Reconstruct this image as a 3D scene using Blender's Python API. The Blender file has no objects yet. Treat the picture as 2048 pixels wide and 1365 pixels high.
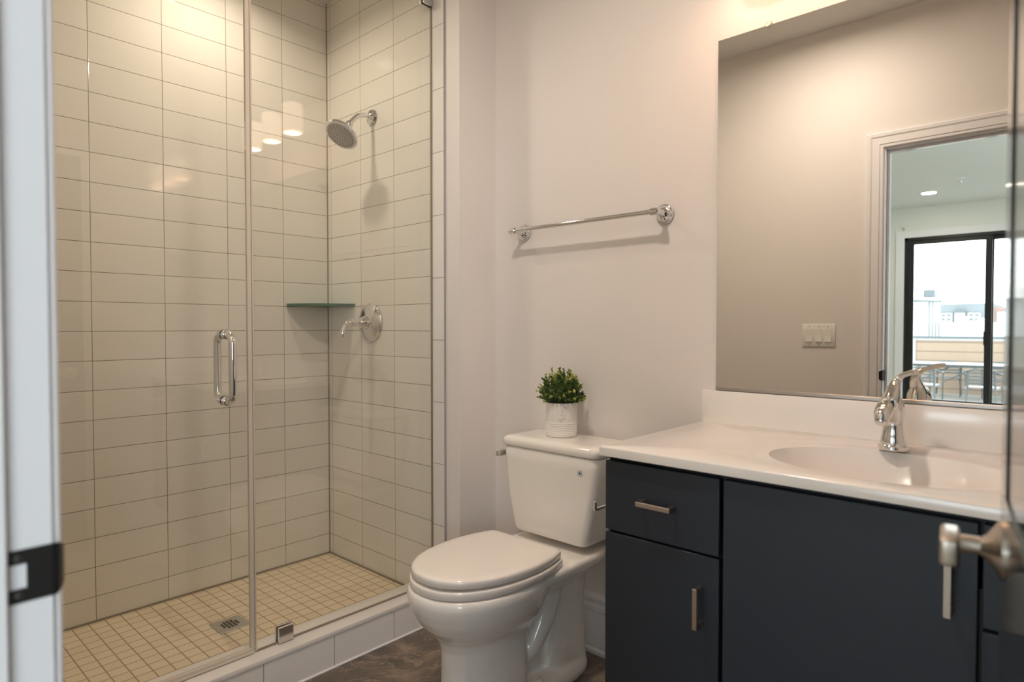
import bpy, bmesh, math, random
from math import sin, cos, pi, radians, sqrt
from mathutils import Vector, Matrix

random.seed(7)
S = bpy.context.scene
COL = S.collection

# ---------------------------------------------------------------- camera
cam = bpy.data.cameras.new('camera')
co = bpy.data.objects.new('camera', cam)
COL.objects.link(co)
cam.sensor_width = 36.0
cam.lens = 22.236
cam.clip_start = 0.02
cam.clip_end = 500
co.location = (0, 0, 1.165)
co.rotation_euler = (radians(90 - 1.336), 0, radians(42.587))
cam.dof.use_dof = True
cam.dof.focus_distance = 2.3
cam.dof.aperture_fstop = 3.2
S.camera = co

# ---------------------------------------------------------------- world / sky
wd = bpy.data.worlds.new('overcast_sky')
S.world = wd
wd.use_nodes = True
bg = wd.node_tree.nodes['Background']
bg.inputs['Color'].default_value = (0.88, 0.925, 1.0, 1)
bg.inputs['Strength'].default_value = 12.5

# view
S.view_settings.view_transform = 'Standard'
S.view_settings.look = 'None'
S.view_settings.gamma = 1.0
S.view_settings.use_curve_mapping = False
S.view_settings.exposure = 0.06
try:
    S.cycles.use_denoising = True
    S.cycles.denoiser = 'OPENIMAGEDENOISE'
    S.cycles.max_bounces = 14
    S.cycles.diffuse_bounces = 8
    S.cycles.glossy_bounces = 8
    S.cycles.transparent_max_bounces = 24
    S.cycles.sample_clamp_indirect = 6.0
    S.cycles.caustics_reflective = False
    S.cycles.caustics_refractive = False
except Exception:
    pass


def area_light(name, loc, size, watts, color, rot=(0, 0, 0), shape='DISK', size_y=None, spread=pi, parent=None):
    l = bpy.data.lights.new(name, 'AREA')
    l.shape = shape
    l.size = size
    if size_y:
        l.size_y = size_y
    l.energy = watts
    l.color = color
    l.spread = spread
    o = bpy.data.objects.new(name, l)
    COL.objects.link(o)
    o.location = loc
    o.rotation_euler = rot
    return o


# sky portal in the opening of the sliding door (guides sampling of the sky, gives no light of its own)
pt = area_light('sky_portal', (-0.93, -6.13, 1.2), 1.80, 1.0, (1, 1, 1), (radians(90), 0, 0), 'RECTANGLE', 2.2)
pt.rotation_euler = (radians(-90), 0, radians(180))
pt.data.cycles.is_portal = True
pt2 = area_light('added_window_portal', (2.19, -2.0, 1.75), 2.8, 1.0, (1, 1, 1), (0, radians(90), 0), 'RECTANGLE', 1.5)  # portal for the bedroom window that was added for daylight
pt2.rotation_euler = (radians(90), 0, radians(90))
pt2.data.cycles.is_portal = True

# ---------------------------------------------------------------- helpers


def mb():
    return bmesh.new()


def add_box(bm, x0, x1, y0, y1, z0, z1, bev=0.0, seg=2, mat=None):
    vs = [bm.verts.new((x, y, z)) for x in (x0, x1) for y in (y0, y1) for z in (z0, z1)]
    q = [(0, 1, 3, 2), (4, 6, 7, 5), (0, 4, 5, 1), (2, 3, 7, 6), (0, 2, 6, 4), (1, 5, 7, 3)]
    fs = [bm.faces.new([vs[i] for i in f]) for f in q]
    if mat is not None:
        bmesh.ops.transform(bm, matrix=mat, verts=vs)
    if bev > 0:
        es = list({e for f in fs for e in f.edges})
        bmesh.ops.bevel(bm, geom=es, offset=bev, segments=seg, affect='EDGES', profile=0.5)
    return bm


def frame_from(axis):
    a = Vector(axis).normalized()
    t = Vector((0, 0, 1)) if abs(a.z) < 0.9 else Vector((1, 0, 0))
    u = a.cross(t).normalized()
    v = a.cross(u).normalized()
    return a, u, v


def add_lathe(bm, prof, origin, axis=(0, 0, 1), n=32, cap0=True, cap1=True):
    """prof: list of (radius, height along axis)"""
    a, u, v = frame_from(axis)
    o = Vector(origin)
    rings = []
    for r, h in prof:
        if r < 1e-6:
            rings.append([bm.verts.new(o + a * h)])
        else:
            rings.append([bm.verts.new(o + a * h + (u * cos(2 * pi * i / n) + v * sin(2 * pi * i / n)) * r) for i in range(n)])
    for A, B in zip(rings, rings[1:]):
        if len(A) == 1 and len(B) == 1:
            continue
        for i in range(n):
            j = (i + 1) % n
            if len(A) == 1:
                bm.faces.new((A[0], B[j], B[i]))
            elif len(B) == 1:
                bm.faces.new((A[i], A[j], B[0]))
            else:
                bm.faces.new((A[i], A[j], B[j], B[i]))
    if cap0 and len(rings[0]) > 1:
        bm.faces.new(list(reversed(rings[0])))
    if cap1 and len(rings[-1]) > 1:
        bm.faces.new(rings[-1])
    bmesh.ops.recalc_face_normals(bm, faces=bm.faces)
    return bm


def catmull(pts, k=6):
    P = [Vector(p) for p in pts]
    P = [P[0] * 2 - P[1]] + P + [P[-1] * 2 - P[-2]]
    out = []
    for i in range(1, len(P) - 2):
        for s in range(k):
            t = s / k
            a, b, c, d = P[i - 1], P[i], P[i + 1], P[i + 2]
            out.append(0.5 * ((2 * b) + (-a + c) * t + (2 * a - 5 * b + 4 * c - d) * t * t + (-a + 3 * b - 3 * c + d) * t ** 3))
    out.append(P[-2])
    return out


def add_tube(bm, pts, rad, n=14, k=6, smooth=True, caps=True, flat=None):
    """rad: number or list per control point; flat=(su,sv) ellipse factors"""
    if not isinstance(rad, (list, tuple)):
        rad = [rad] * len(pts)
    if smooth and len(pts) > 2:
        c = catmull([tuple(p) for p in pts], k)
        r = [v.x for v in catmull([(q, 0, 0) for q in rad], k)]
    else:
        c = [Vector(p) for p in pts]
        r = list(rad)
    tan = []
    for i in range(len(c)):
        d = c[min(i + 1, len(c) - 1)] - c[max(i - 1, 0)]
        tan.append(d.normalized())
    _, u, v = frame_from(tan[0])
    rings = []
    for i in range(len(c)):
        if i:
            q = tan[i - 1].rotation_difference(tan[i])
            u = q @ u
            v = q @ v
        fu, fv = flat if flat else (1, 1)
        rings.append([bm.verts.new(c[i] + (u * cos(2 * pi * j / n) * fu + v * sin(2 * pi * j / n) * fv) * r[i]) for j in range(n)])
    for A, B in zip(rings, rings[1:]):
        for i in range(n):
            j = (i + 1) % n
            bm.faces.new((A[i], A[j], B[j], B[i]))
    if caps:
        bm.faces.new(list(reversed(rings[0])))
        bm.faces.new(rings[-1])
    bmesh.ops.recalc_face_normals(bm, faces=bm.faces)
    return bm


def add_loft(bm, rings, cap=True):
    R = [[bm.verts.new(p) for p in r] for r in rings]
    n = len(R[0])
    for A, B in zip(R, R[1:]):
        for i in range(n):
            j = (i + 1) % n
            bm.faces.new((A[i], A[j], B[j], B[i]))
    if cap:
        bm.faces.new(list(reversed(R[0])))
        bm.faces.new(R[-1])
    bmesh.ops.recalc_face_normals(bm, faces=bm.faces)
    return bm


def add_prism(bm, poly, z0, z1):
    return add_loft(bm, [[(x, y, z0) for x, y in poly], [(x, y, z1) for x, y in poly]])


def add_quad(bm, pts):
    bm.faces.new([bm.verts.new(p) for p in pts])
    return bm


def off(o):
    t = Vector((0, 0, 0))
    while o is not None:
        t += o.location
        o = o.parent
    return t


def obj(name, bm, m, parent=None, smooth=True, angle=32, local=False):
    """links one mesh object; meshes are drawn in world coordinates and moved into the parent's frame"""
    if parent is not None and not local:
        bmesh.ops.translate(bm, vec=-off(parent), verts=bm.verts)
    me = bpy.data.meshes.new(name)
    bm.to_mesh(me)
    bm.free()
    if smooth:
        for p in me.polygons:
            p.use_smooth = True
        me.set_sharp_from_angle(angle=radians(angle))
    me.materials.append(m)
    o = bpy.data.objects.new(name, me)
    COL.objects.link(o)
    if parent is not None:
        o.parent = parent
    return o


def thing(name, label, cat, loc, group=None, rotz=0):
    o = bpy.data.objects.new(name, None)
    o.empty_display_size = 0.05
    COL.objects.link(o)
    o.location = loc
    o.rotation_euler = (0, 0, rotz)
    return tag(o, label, cat, group)


def tag(o, label, cat, group=None):
    o['label'] = label
    o['category'] = cat
    if group:
        o['group'] = group
    return o


def struct(name, bm, m, label, cat, smooth=False, parent=None):
    o = obj(name, bm, m, parent, smooth)
    o['kind'] = 'structure'
    if parent is None:
        tag(o, label, cat)
    return o


def box_obj(name, m, parent, x0, x1, y0, y1, z0, z1, bev=0.0, seg=2, local=False):
    return obj(name, add_box(mb(), x0, x1, y0, y1, z0, z1, bev, seg), m, parent, True, 40, local)


def copy_tree(o, parent=None):
    c = o.copy()
    COL.objects.link(c)
    if parent is not None:
        c.parent = parent
    for ch in list(o.children):
        copy_tree(ch, c)
    return c


# ---------------------------------------------------------------- materials


def new_mat(name):
    m = bpy.data.materials.new(name)
    m.use_nodes = True
    nt = m.node_tree
    return m, nt, nt.nodes['Principled BSDF']


def mat(name, col, rough=0.5, metal=0.0, coat=0.0, spec=0.5, var=0.0, vscale=8.0, bump=0.0, bscale=60.0, coat_rough=0.03):
    m, nt, b = new_mat(name)
    b.inputs['Base Color'].default_value = (*col, 1)
    b.inputs['Roughness'].default_value = rough
    b.inputs['Metallic'].default_value = metal
    b.inputs['Coat Weight'].default_value = coat
    b.inputs['Coat Roughness'].default_value = coat_rough
    b.inputs['Specular IOR Level'].default_value = spec
    tc = nt.nodes.new('ShaderNodeTexCoord')
    if var > 0:
        n = nt.nodes.new('ShaderNodeTexNoise')
        n.inputs['Scale'].default_value = vscale
        n.inputs['Detail'].default_value = 4
        nt.links.new(tc.outputs['Object'], n.inputs['Vector'])
        r = nt.nodes.new('ShaderNodeMixRGB')
        r.inputs['Color1'].default_value = (*[c * (1 - var) for c in col], 1)
        r.inputs['Color2'].default_value = (*[min(1, c * (1 + var)) for c in col], 1)
        nt.links.new(n.outputs['Fac'], r.inputs['Fac'])
        nt.links.new(r.outputs['Color'], b.inputs['Base Color'])
    if bump > 0:
        n = nt.nodes.new('ShaderNodeTexNoise')
        n.inputs['Scale'].default_value = bscale
        n.inputs['Detail'].default_value = 3
        nt.links.new(tc.outputs['Object'], n.inputs['Vector'])
        bp = nt.nodes.new('ShaderNodeBump')
        bp.inputs['Strength'].default_value = bump
        bp.inputs['Distance'].default_value = 0.002
        nt.links.new(n.outputs['Fac'], bp.inputs['Height'])
        nt.links.new(bp.outputs['Normal'], b.inputs['Normal'])
    return m


def emit(name, col, strength):
    m, nt, b = new_mat(name)
    b.inputs['Base Color'].default_value = (*col, 1)
    b.inputs['Emission Color'].default_value = (*col, 1)
    b.inputs['Emission Strength'].default_value = strength
    b.inputs['Roughness'].default_value = 0.3
    return m


def grid_tile(name, ax, w, h, o, col, grout, rough, gw=0.002, var=0.02, bump=0.35, coat=0.0):
    """stack-bond tile: ax = which object axes are the width and height of the wall, o = a joint's coordinates"""
    m, nt, b = new_mat(name)
    N = nt.nodes.new
    L = nt.links.new
    tc = N('ShaderNodeTexCoord')
    sp = N('ShaderNodeSeparateXYZ')
    L(tc.outputs['Object'], sp.inputs[0])

    def joint(out, pitch, org):
        s = N('ShaderNodeMath'); s.operation = 'SUBTRACT'
        L(out, s.inputs[0]); s.inputs[1].default_value = org
        d = N('ShaderNodeMath'); d.operation = 'DIVIDE'
        L(s.outputs[0], d.inputs[0]); d.inputs[1].default_value = pitch
        fl = N('ShaderNodeMath'); fl.operation = 'FLOOR'
        L(d.outputs[0], fl.inputs[0])
        fr = N('ShaderNodeMath'); fr.operation = 'SUBTRACT'
        L(d.outputs[0], fr.inputs[0]); L(fl.outputs[0], fr.inputs[1])
        c = N('ShaderNodeMath'); c.operation = 'SUBTRACT'
        L(fr.outputs[0], c.inputs[0]); c.inputs[1].default_value = 0.5
        a = N('ShaderNodeMath'); a.operation = 'ABSOLUTE'
        L(c.outputs[0], a.inputs[0])
        e = N('ShaderNodeMath'); e.operation = 'SUBTRACT'     # distance to joint in metres
        e.inputs[0].default_value = 0.5
        L(a.outputs[0], e.inputs[1])
        g = N('ShaderNodeMath'); g.operation = 'MULTIPLY'
        L(e.outputs[0], g.inputs[0]); g.inputs[1].default_value = pitch
        return g.outputs[0], fl.outputs[0]

    du, iu = joint(sp.outputs[ax[0]], w, o[0])
    dv, iv = joint(sp.outputs[ax[1]], h, o[1])
    mn = N('ShaderNodeMath'); mn.operation = 'MINIMUM'
    L(du, mn.inputs[0]); L(dv, mn.inputs[1])
    mr = N('ShaderNodeMapRange')
    mr.inputs['From Min'].default_value = gw * 0.35
    mr.inputs['From Max'].default_value = gw * 0.65
    L(mn.outputs[0], mr.inputs['Value'])
    cb = N('ShaderNodeCombineXYZ')
    L(iu, cb.inputs[0]); L(iv, cb.inputs[1])
    wn = N('ShaderNodeTexWhiteNoise'); wn.noise_dimensions = '3D'
    L(cb.outputs[0], wn.inputs['Vector'])
    mx = N('ShaderNodeMixRGB')
    mx.inputs['Color1'].default_value = (*[c * (1 - var) for c in col], 1)
    mx.inputs['Color2'].default_value = (*[min(1, c * (1 + var)) for c in col], 1)
    L(wn.outputs['Value'], mx.inputs['Fac'])
    gx = N('ShaderNodeMixRGB')
    gx.inputs['Color1'].default_value = (*grout, 1)
    L(mx.outputs['Color'], gx.inputs['Color2'])
    L(mr.outputs[0], gx.inputs['Fac'])
    L(gx.outputs['Color'], b.inputs['Base Color'])
    rr = N('ShaderNodeMapRange')
    rr.inputs['To Min'].default_value = 0.85
    rr.inputs['To Max'].default_value = rough
    L(mr.outputs[0], rr.inputs['Value'])
    L(rr.outputs[0], b.inputs['Roughness'])
    b.inputs['Coat Weight'].default_value = coat
    # pillowed edges and a faintly wavy glaze
    pe = N('ShaderNodeMapRange')
    pe.inputs['From Max'].default_value = gw * 1.6
    L(mn.outputs[0], pe.inputs['Value'])
    nz = N('ShaderNodeTexNoise')
    nz.inputs['Scale'].default_value = 9
    L(tc.outputs['Object'], nz.inputs['Vector'])
    ml = N('ShaderNodeMath'); ml.operation = 'MULTIPLY_ADD'
    L(nz.outputs['Fac'], ml.inputs[0]); ml.inputs[1].default_value = 0.5
    L(pe.outputs[0], ml.inputs[2])
    bp = N('ShaderNodeBump')
    bp.inputs['Strength'].default_value = bump
    bp.inputs['Distance'].default_value = 0.001
    L(ml.outputs[0], bp.inputs['Height'])
    L(bp.outputs['Normal'], b.inputs['Normal'])
    return m


def glass_mat(name, tint=(0.985, 0.987, 0.98), ior=1.5, refl=(1, 1, 1)):
    """thin pane: Fresnel mix of a clear pass-through and a mirror-like reflection"""
    m = bpy.data.materials.new(name)
    m.use_nodes = True
    nt = m.node_tree
    for n in list(nt.nodes):
        nt.nodes.remove(n)
    out = nt.nodes.new('ShaderNodeOutputMaterial')
    mix = nt.nodes.new('ShaderNodeMixShader')
    tr = nt.nodes.new('ShaderNodeBsdfTransparent')
    tr.inputs['Color'].default_value = (*tint, 1)
    gl = nt.nodes.new('ShaderNodeBsdfGlossy')
    gl.inputs['Color'].default_value = (*refl, 1)
    gl.inputs['Roughness'].default_value = 0.0
    lw = nt.nodes.new('ShaderNodeLayerWeight')
    lw.inputs['Blend'].default_value = 0.5
    # Schlick: F0 + (1-F0)*facing^5, the same on both sides of the pane
    f0 = ((ior - 1) / (ior + 1)) ** 2
    pw = nt.nodes.new('ShaderNodeMath'); pw.operation = 'POWER'
    nt.links.new(lw.outputs['Facing'], pw.inputs[0]); pw.inputs[1].default_value = 5
    ma = nt.nodes.new('ShaderNodeMath'); ma.operation = 'MULTIPLY_ADD'
    nt.links.new(pw.outputs[0], ma.inputs[0])
    ma.inputs[1].default_value = 1 - f0
    ma.inputs[2].default_value = f0
    nt.links.new(ma.outputs[0], mix.inputs[0])
    nt.links.new(tr.outputs[0], mix.inputs[1])
    nt.links.new(gl.outputs[0], mix.inputs[2])
    nt.links.new(mix.outputs[0], out.inputs[0])
    return m


M = {}
M['paint'] = mat('wall_paint', (0.78, 0.745, 0.725), 0.55, bump=0.06, bscale=220)
M['ceil_bed'] = mat('bedroom_ceiling_paint', (0.76, 0.79, 0.77), 0.8)
M['paint_cool'] = mat('bedroom_paint', (0.73, 0.74, 0.695), 0.6, bump=0.06, bscale=220)
M['ceiling'] = mat('ceiling_paint', (0.76, 0.75, 0.73), 0.8)
M['trim'] = mat('white_trim_paint', (0.81, 0.795, 0.815), 0.16, coat=0.2)
M['tile_back'] = grid_tile('glazed_wall_tile', (1, 2), 0.2505, 0.1096, (1.42, 1.146), (0.70, 0.668, 0.60), (0.17, 0.13, 0.09), 0.07)
M['tile_side'] = grid_tile('glazed_side_tile', (0, 2), 0.2450, 0.1096, (-2.441, 1.146), (0.70, 0.668, 0.60), (0.17, 0.13, 0.09), 0.07)
M['tile_trim'] = grid_tile('glazed_edge_tile', (0, 2), 0.5, 0.2465, (-1.70, 1.110), (0.80, 0.77, 0.74), (0.22, 0.19, 0.16), 0.08)
M['tile_curb'] = grid_tile('glazed_curb_tile', (1, 2), 0.2500, 0.40, (0.911, -0.15), (0.80, 0.77, 0.74), (0.16, 0.13, 0.11), 0.12)
M['mosaic'] = grid_tile('matt_mosaic', (0, 1), 0.0508, 0.0518, (-2.703, 0.642), (0.70, 0.60, 0.44), (0.36, 0.27, 0.16), 0.55, gw=0.0042, var=0.035, bump=0.5)
M['cap'] = mat('curb_cap_stone', (0.80, 0.76, 0.72), 0.25)
M['silicone'] = mat('brown_sealant', (0.25, 0.21, 0.155), 0.6)
M['porcelain'] = mat('white_porcelain', (0.84, 0.81, 0.775), 0.12, coat=0.6, coat_rough=0.04)
M['seat'] = mat('seat_plastic', (0.85, 0.80, 0.76), 0.12, coat=0.5)
M['cabinet'] = mat('dark_cabinet_lacquer', (0.022, 0.030, 0.044), 0.42, var=0.06, vscale=3)
M['cabinet_in'] = mat('dark_cabinet_frame', (0.010, 0.011, 0.014), 0.5)
M['marble'] = mat('cultured_marble', (0.84, 0.81, 0.785), 0.2, coat=0.25, coat_rough=0.12, var=0.03, vscale=6)
M['channel'] = mat('mirror_channel_metal', (0.50, 0.47, 0.44), 0.3, 0.9)
M['edge_strip'] = mat('grey_edge_strip', (0.36, 0.34, 0.33), 0.5)
M['chrome'] = mat('polished_chrome', (0.76, 0.765, 0.77), 0.06, 1.0)
M['chrome_dull'] = mat('satin_chrome', (0.70, 0.69, 0.67), 0.18, 1.0)
M['nickel'] = mat('brushed_nickel', (0.56, 0.50, 0.44), 0.3, 1.0)
M['dark_metal'] = mat('dark_strike_metal', (0.035, 0.034, 0.032), 0.38, 0.6)
M['mirror'] = mat('silvered_glass', (0.83, 0.81, 0.755), 0.0, 1.0)
M['glass'] = glass_mat('shower_glass')
M['pane'] = glass_mat('window_glass', (0.93, 0.96, 0.95))
M['green_edge'] = mat('green_glass_edge', (0.018, 0.12, 0.07), 0.1, coat=0.5)
M['seal'] = mat('clear_seal_strip', (0.62, 0.55, 0.46), 0.25)
M['clear_plastic'] = mat('clear_plastic', (0.80, 0.74, 0.66), 0.15)
M['black'] = mat('black_void', (0.012, 0.012, 0.012), 0.6)
M['rubber'] = mat('grey_nozzle_rubber', (0.10, 0.10, 0.10), 0.5)
M['face'] = mat('grey_spray_face', (0.42, 0.41, 0.39), 0.35, 0.3)
M['switch'] = mat('switch_plastic', (0.82, 0.80, 0.77), 0.3)
M['pot'] = mat('white_ceramic_pot', (0.80, 0.775, 0.745), 0.55, bump=0.25, bscale=120)
M['soil'] = mat('dark_soil', (0.03, 0.022, 0.015), 0.9)
M['leaf'] = mat('dark_leaf', (0.075, 0.135, 0.025), 0.45, var=0.5, vscale=60)
M['leaf_new'] = mat('pale_new_leaf', (0.47, 0.50, 0.13), 0.45, var=0.3, vscale=60)
M['stem'] = mat('green_stem', (0.10, 0.13, 0.04), 0.6)
M['ink'] = mat('blue_ink', (0.03, 0.06, 0.16), 0.5)
M['ink_grey'] = mat('grey_ink', (0.35, 0.34, 0.38), 0.5)
M['sticker'] = mat('pale_sticker', (0.72, 0.72, 0.74), 0.4)
M['door'] = mat('espresso_door_paint', (0.020, 0.019, 0.019), 0.13, coat=0.4, coat_rough=0.12)
M['carpet'] = mat('beige_carpet', (0.42, 0.38, 0.33), 0.95, bump=0.5, bscale=300)
M['blackframe'] = mat('black_window_frame', (0.010, 0.011, 0.012), 0.4)
M['siding'] = mat('tan_siding', (0.24, 0.19, 0.14), 0.7)
M['capstone'] = mat('grey_parapet_cap', (0.055, 0.07, 0.08), 0.6)
M['deck'] = mat('pale_terrace_paving', (0.17, 0.17, 0.16), 0.8)
M['chair_metal'] = mat('grey_chair_metal', (0.030, 0.042, 0.048), 0.5, 0.0)
M['table_top'] = mat('white_table_top', (0.13, 0.14, 0.15), 0.35)
M['bldg_grey'] = mat('grey_cladding', (0.075, 0.09, 0.10), 0.8)
M['bldg_white'] = mat('white_cladding', (0.30, 0.32, 0.325), 0.8)
M['bldg_red'] = mat('red_brick', (0.12, 0.08, 0.07), 0.85)
M['bldg_glass'] = mat('far_window_glass', (0.045, 0.058, 0.068), 0.2)
M['shade'] = emit('lit_frosted_shade', (1.0, 0.77, 0.57), 2.3)
M['bulb'] = emit('lit_bulb', (1.0, 0.84, 0.64), 9.0)
M['lens'] = emit('lit_downlight_lens', (1.0, 0.90, 0.74), 12.0)
M['lens_cool'] = emit('lit_bedroom_downlight', (1.0, 0.93, 0.80), 9.0)

# brown marble-look floor tile
m, nt, b = new_mat('brown_marble_floor')
N, L = nt.nodes.new, nt.links.new
tc = N('ShaderNodeTexCoord')
mp = N('ShaderNodeMapping')
mp.inputs['Scale'].default_value = (1, 1, 1)
L(tc.outputs['Object'], mp.inputs['Vector'])
br = N('ShaderNodeTexBrick')
br.offset = 0.5
br.inputs['Color1'].default_value = (0.0, 0.0, 0.0, 1)
br.inputs['Color2'].default_value = (1, 1, 1, 1)
br.inputs['Mortar'].default_value = (0.5, 0.5, 0.5, 1)
br.inputs['Scale'].default_value = 1.0
br.inputs['Brick Width'].default_value = 0.61
br.inputs['Row Height'].default_value = 0.305
br.inputs['Mortar Size'].default_value = 0.0012
L(mp.outputs[0], br.inputs['Vector'])
ad = N('ShaderNodeVectorMath'); ad.operation = 'MULTIPLY_ADD'
L(br.outputs['Color'], ad.inputs[0]); ad.inputs[1].default_value = (3.1, 5.7, 2.3)
L(tc.outputs['Object'], ad.inputs[2])
n1 = N('ShaderNodeTexNoise')
n1.inputs['Scale'].default_value = 3.4; n1.inputs['Detail'].default_value = 9; n1.inputs['Distortion'].default_value = 1.6
n1.inputs['Roughness'].default_value = 0.62
L(ad.outputs[0], n1.inputs['Vector'])
cr = N('ShaderNodeValToRGB')
e = cr.color_ramp.elements
e[0].position = 0.30; e[0].color = (0.075, 0.056, 0.043, 1)
e[1].position = 0.74; e[1].color = (0.40, 0.315, 0.245, 1)
x = cr.color_ramp.elements.new(0.50); x.color = (0.15, 0.118, 0.095, 1)
x = cr.color_ramp.elements.new(0.60); x.color = (0.25, 0.185, 0.14, 1)
L(n1.outputs['Fac'], cr.inputs['Fac'])
wv = N('ShaderNodeTexNoise')
wv.inputs['Scale'].default_value = 3.2; wv.inputs['Detail'].default_value = 6; wv.inputs['Distortion'].default_value = 2.6
L(ad.outputs[0], wv.inputs['Vector'])
sb = N('ShaderNodeMath'); sb.operation = 'SUBTRACT'
L(wv.outputs['Fac'], sb.inputs[0]); sb.inputs[1].default_value = 0.5
ab = N('ShaderNodeMath'); ab.operation = 'ABSOLUTE'
L(sb.outputs[0], ab.inputs[0])
mr = N('ShaderNodeMapRange')
mr.inputs['From Min'].default_value = 0.0; mr.inputs['From Max'].default_value = 0.012
mr.inputs['To Min'].default_value = 0.65; mr.inputs['To Max'].default_value = 0.0
L(ab.outputs[0], mr.inputs['Value'])
vx = N('ShaderNodeMixRGB')
L(mr.outputs[0], vx.inputs['Fac']); L(cr.outputs['Color'], vx.inputs['Color1'])
vx.inputs['Color2'].default_value = (0.42, 0.32, 0.24, 1)
gx = N('ShaderNodeMixRGB')
L(br.outputs['Fac'], gx.inputs['Fac']); L(vx.outputs['Color'], gx.inputs['Color1'])
gx.inputs['Color2'].default_value = (0.16, 0.125, 0.10, 1)
L(gx.outputs['Color'], b.inputs['Base Color'])
b.inputs['Roughness'].default_value = 0.3
M['floor'] = m

# tan lap siding / parapet boards: horizontal joints
M['siding'] = grid_tile('tan_lap_siding', (0, 2), 60.0, 0.216, (-30.0, 0.79), (0.185, 0.137, 0.10), (0.08, 0.06, 0.045), 0.7, gw=0.02, var=0.0)

# ---------------------------------------------------------------- room shell
YW = 1.850      # wall with the mirror
YS = 1.648      # tiled wall with the shower head
XB = -2.717     # tiled back wall of the shower
XR = -1.791     # short painted return beside the toilet
XC = -1.890     # face of the curb
XG = -1.948     # shower glass
YD = 0.150      # bathroom face of the door wall
XL, XH = -0.764, 0.026   # door opening
ZD = 2.035
CEIL = 2.70
XRIGHT = 0.180
T = 0.115       # wall thickness

struct('floor', add_box(mb(), XC - 0.01, XRIGHT, YD - T, YW, -0.08, 0.0), M['floor'],
       'brown marble-look tiled bathroom floor around the toilet', 'floor')
struct('ceiling', add_box(mb(), XB - 0.1, XRIGHT + 0.1, YD - T, YW + 0.1, CEIL, CEIL + 0.1), M['ceiling'],
       'plain white bathroom ceiling seen in the mirror', 'ceiling')
struct('wall_mirror', add_box(mb(), XR - 0.06, XRIGHT + 0.1, YW, YW + 0.1, -0.08, CEIL), M['paint'],
       'painted bathroom wall carrying the mirror and the towel bar', 'wall')
# wall that closes the shower: tiled inside the alcove, painted at its end and on the return
struct('wall_return', add_box(mb(), -1.874, XR, YS + 0.004, YW, -0.08, CEIL), M['paint'],
       'narrow painted wall end between the shower tile and the toilet', 'wall')
struct('wall_shower', add_box(mb(), XB - 0.1, -1.952, YS, YW + 0.1, -0.08, CEIL), M['tile_side'],
       'tiled shower wall with the shower head and valve', 'wall')
struct('trim_1', add_box(mb(), -1.952, -1.874, YS - 0.001, YW, 0.0, CEIL, 0.002, 1), M['tile_trim'],
       'vertical strip of white edge tile right of the shower glass', 'tile trim')
struct('wall_left', add_box(mb(), XB - 0.1, XB, YD - T, YS, -0.08, CEIL), M['tile_back'],
       'long tiled back wall of the shower', 'wall')
struct('wall_shower_end', add_box(mb(), XB, XC, YD - T, YD, -0.08, CEIL), M['tile_side'],
       'tiled end wall of the shower beside the bathroom door', 'wall')
struct('wall_right', add_box(mb(), XRIGHT, XRIGHT + 0.1, YD - T, YW, -0.08, CEIL), M['paint'],
       'painted wall at the right end of the vanity', 'wall')
bm = mb()
add_box(bm, XC, XL - 0.02, YD - T, YD, -0.08, CEIL)
add_box(bm, XH + 0.02, XRIGHT, YD - T, YD, -0.08, CEIL)
add_box(bm, XL - 0.02, XH + 0.02, YD - T, YD, ZD + 0.02, CEIL)
struct('wall_door', bm, M['paint'], 'painted wall around the bathroom door, seen in the mirror', 'wall')

struct('floor_shower', add_box(mb(), XB, XG - 0.070, YD, YS, -0.08, 0.064), M['mosaic'],
       'shower floor of small square beige mosaic tiles', 'shower floor')
# curb: tiled face, stone cap
bm = mb()
add_box(bm, XG - 0.068, XC, YD, YS + 0.001, -0.08, 0.109)
struct('trim_2', bm, M['tile_curb'], 'white tiled shower curb between the bathroom floor and the glass', 'shower curb')
cap = obj('curb_cap', add_box(mb(), XG - 0.072, XC + 0.004, YD, YS, 0.1105, 0.128, 0.003, 2), M['cap'])
cap['kind'] = 'structure'
tag(cap, 'flat stone cap on top of the shower curb', 'curb cap')
# white sealant bead where curb meets floor, brown sealant in the shower corners
bm = mb()
add_tube(bm, [(XC + 0.001, YD + 0.01, 0.001), (XC + 0.001, YS + 0.19, 0.001)], 0.0045, 8, smooth=False)
o = struct('trim_3', bm, M['trim'], 'white sealant line along the foot of the shower curb', 'sealant')
bm = mb()
add_box(bm, XB, XB + 0.004, YS - 0.004, YS, 0.064, CEIL)
add_box(bm, XB, XB + 0.005, YD, YS, 0.064, 0.071)
add_box(bm, XB, XG - 0.07, YS - 0.005, YS, 0.064, 0.071)
o = struct('trim_4', bm, M['silicone'], 'brown sealant in the corners of the shower tile', 'sealant')
bm = mb()
add_box(bm, -1.8745, -1.8695, YS - 0.0035, YS + 0.006, 0.128, CEIL, 0.001, 1)
struct('trim_5', bm, M['edge_strip'], 'thin grey edge strip beside the white edge tile', 'edge strip')


def baseboard(name, x0, x1, y, label, face=-1):
    prof = [(0, 0.0), (0.019, 0.0), (0.019, 0.012), (0.014, 0.022), (0.014, 0.150), (0.017, 0.156), (0.017, 0.170),
            (0.012, 0.178), (0.012, 0.186), (0.015, 0.190), (0.015, 0.200), (0.006, 0.210), (0, 0.212)]
    bm_ = mb()
    add_loft(bm_, [[(x, y + face * d, z) for d, z in prof] for x in (x0, x1)])
    return struct(name, bm_, M['trim'], label, 'baseboard')


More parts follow.
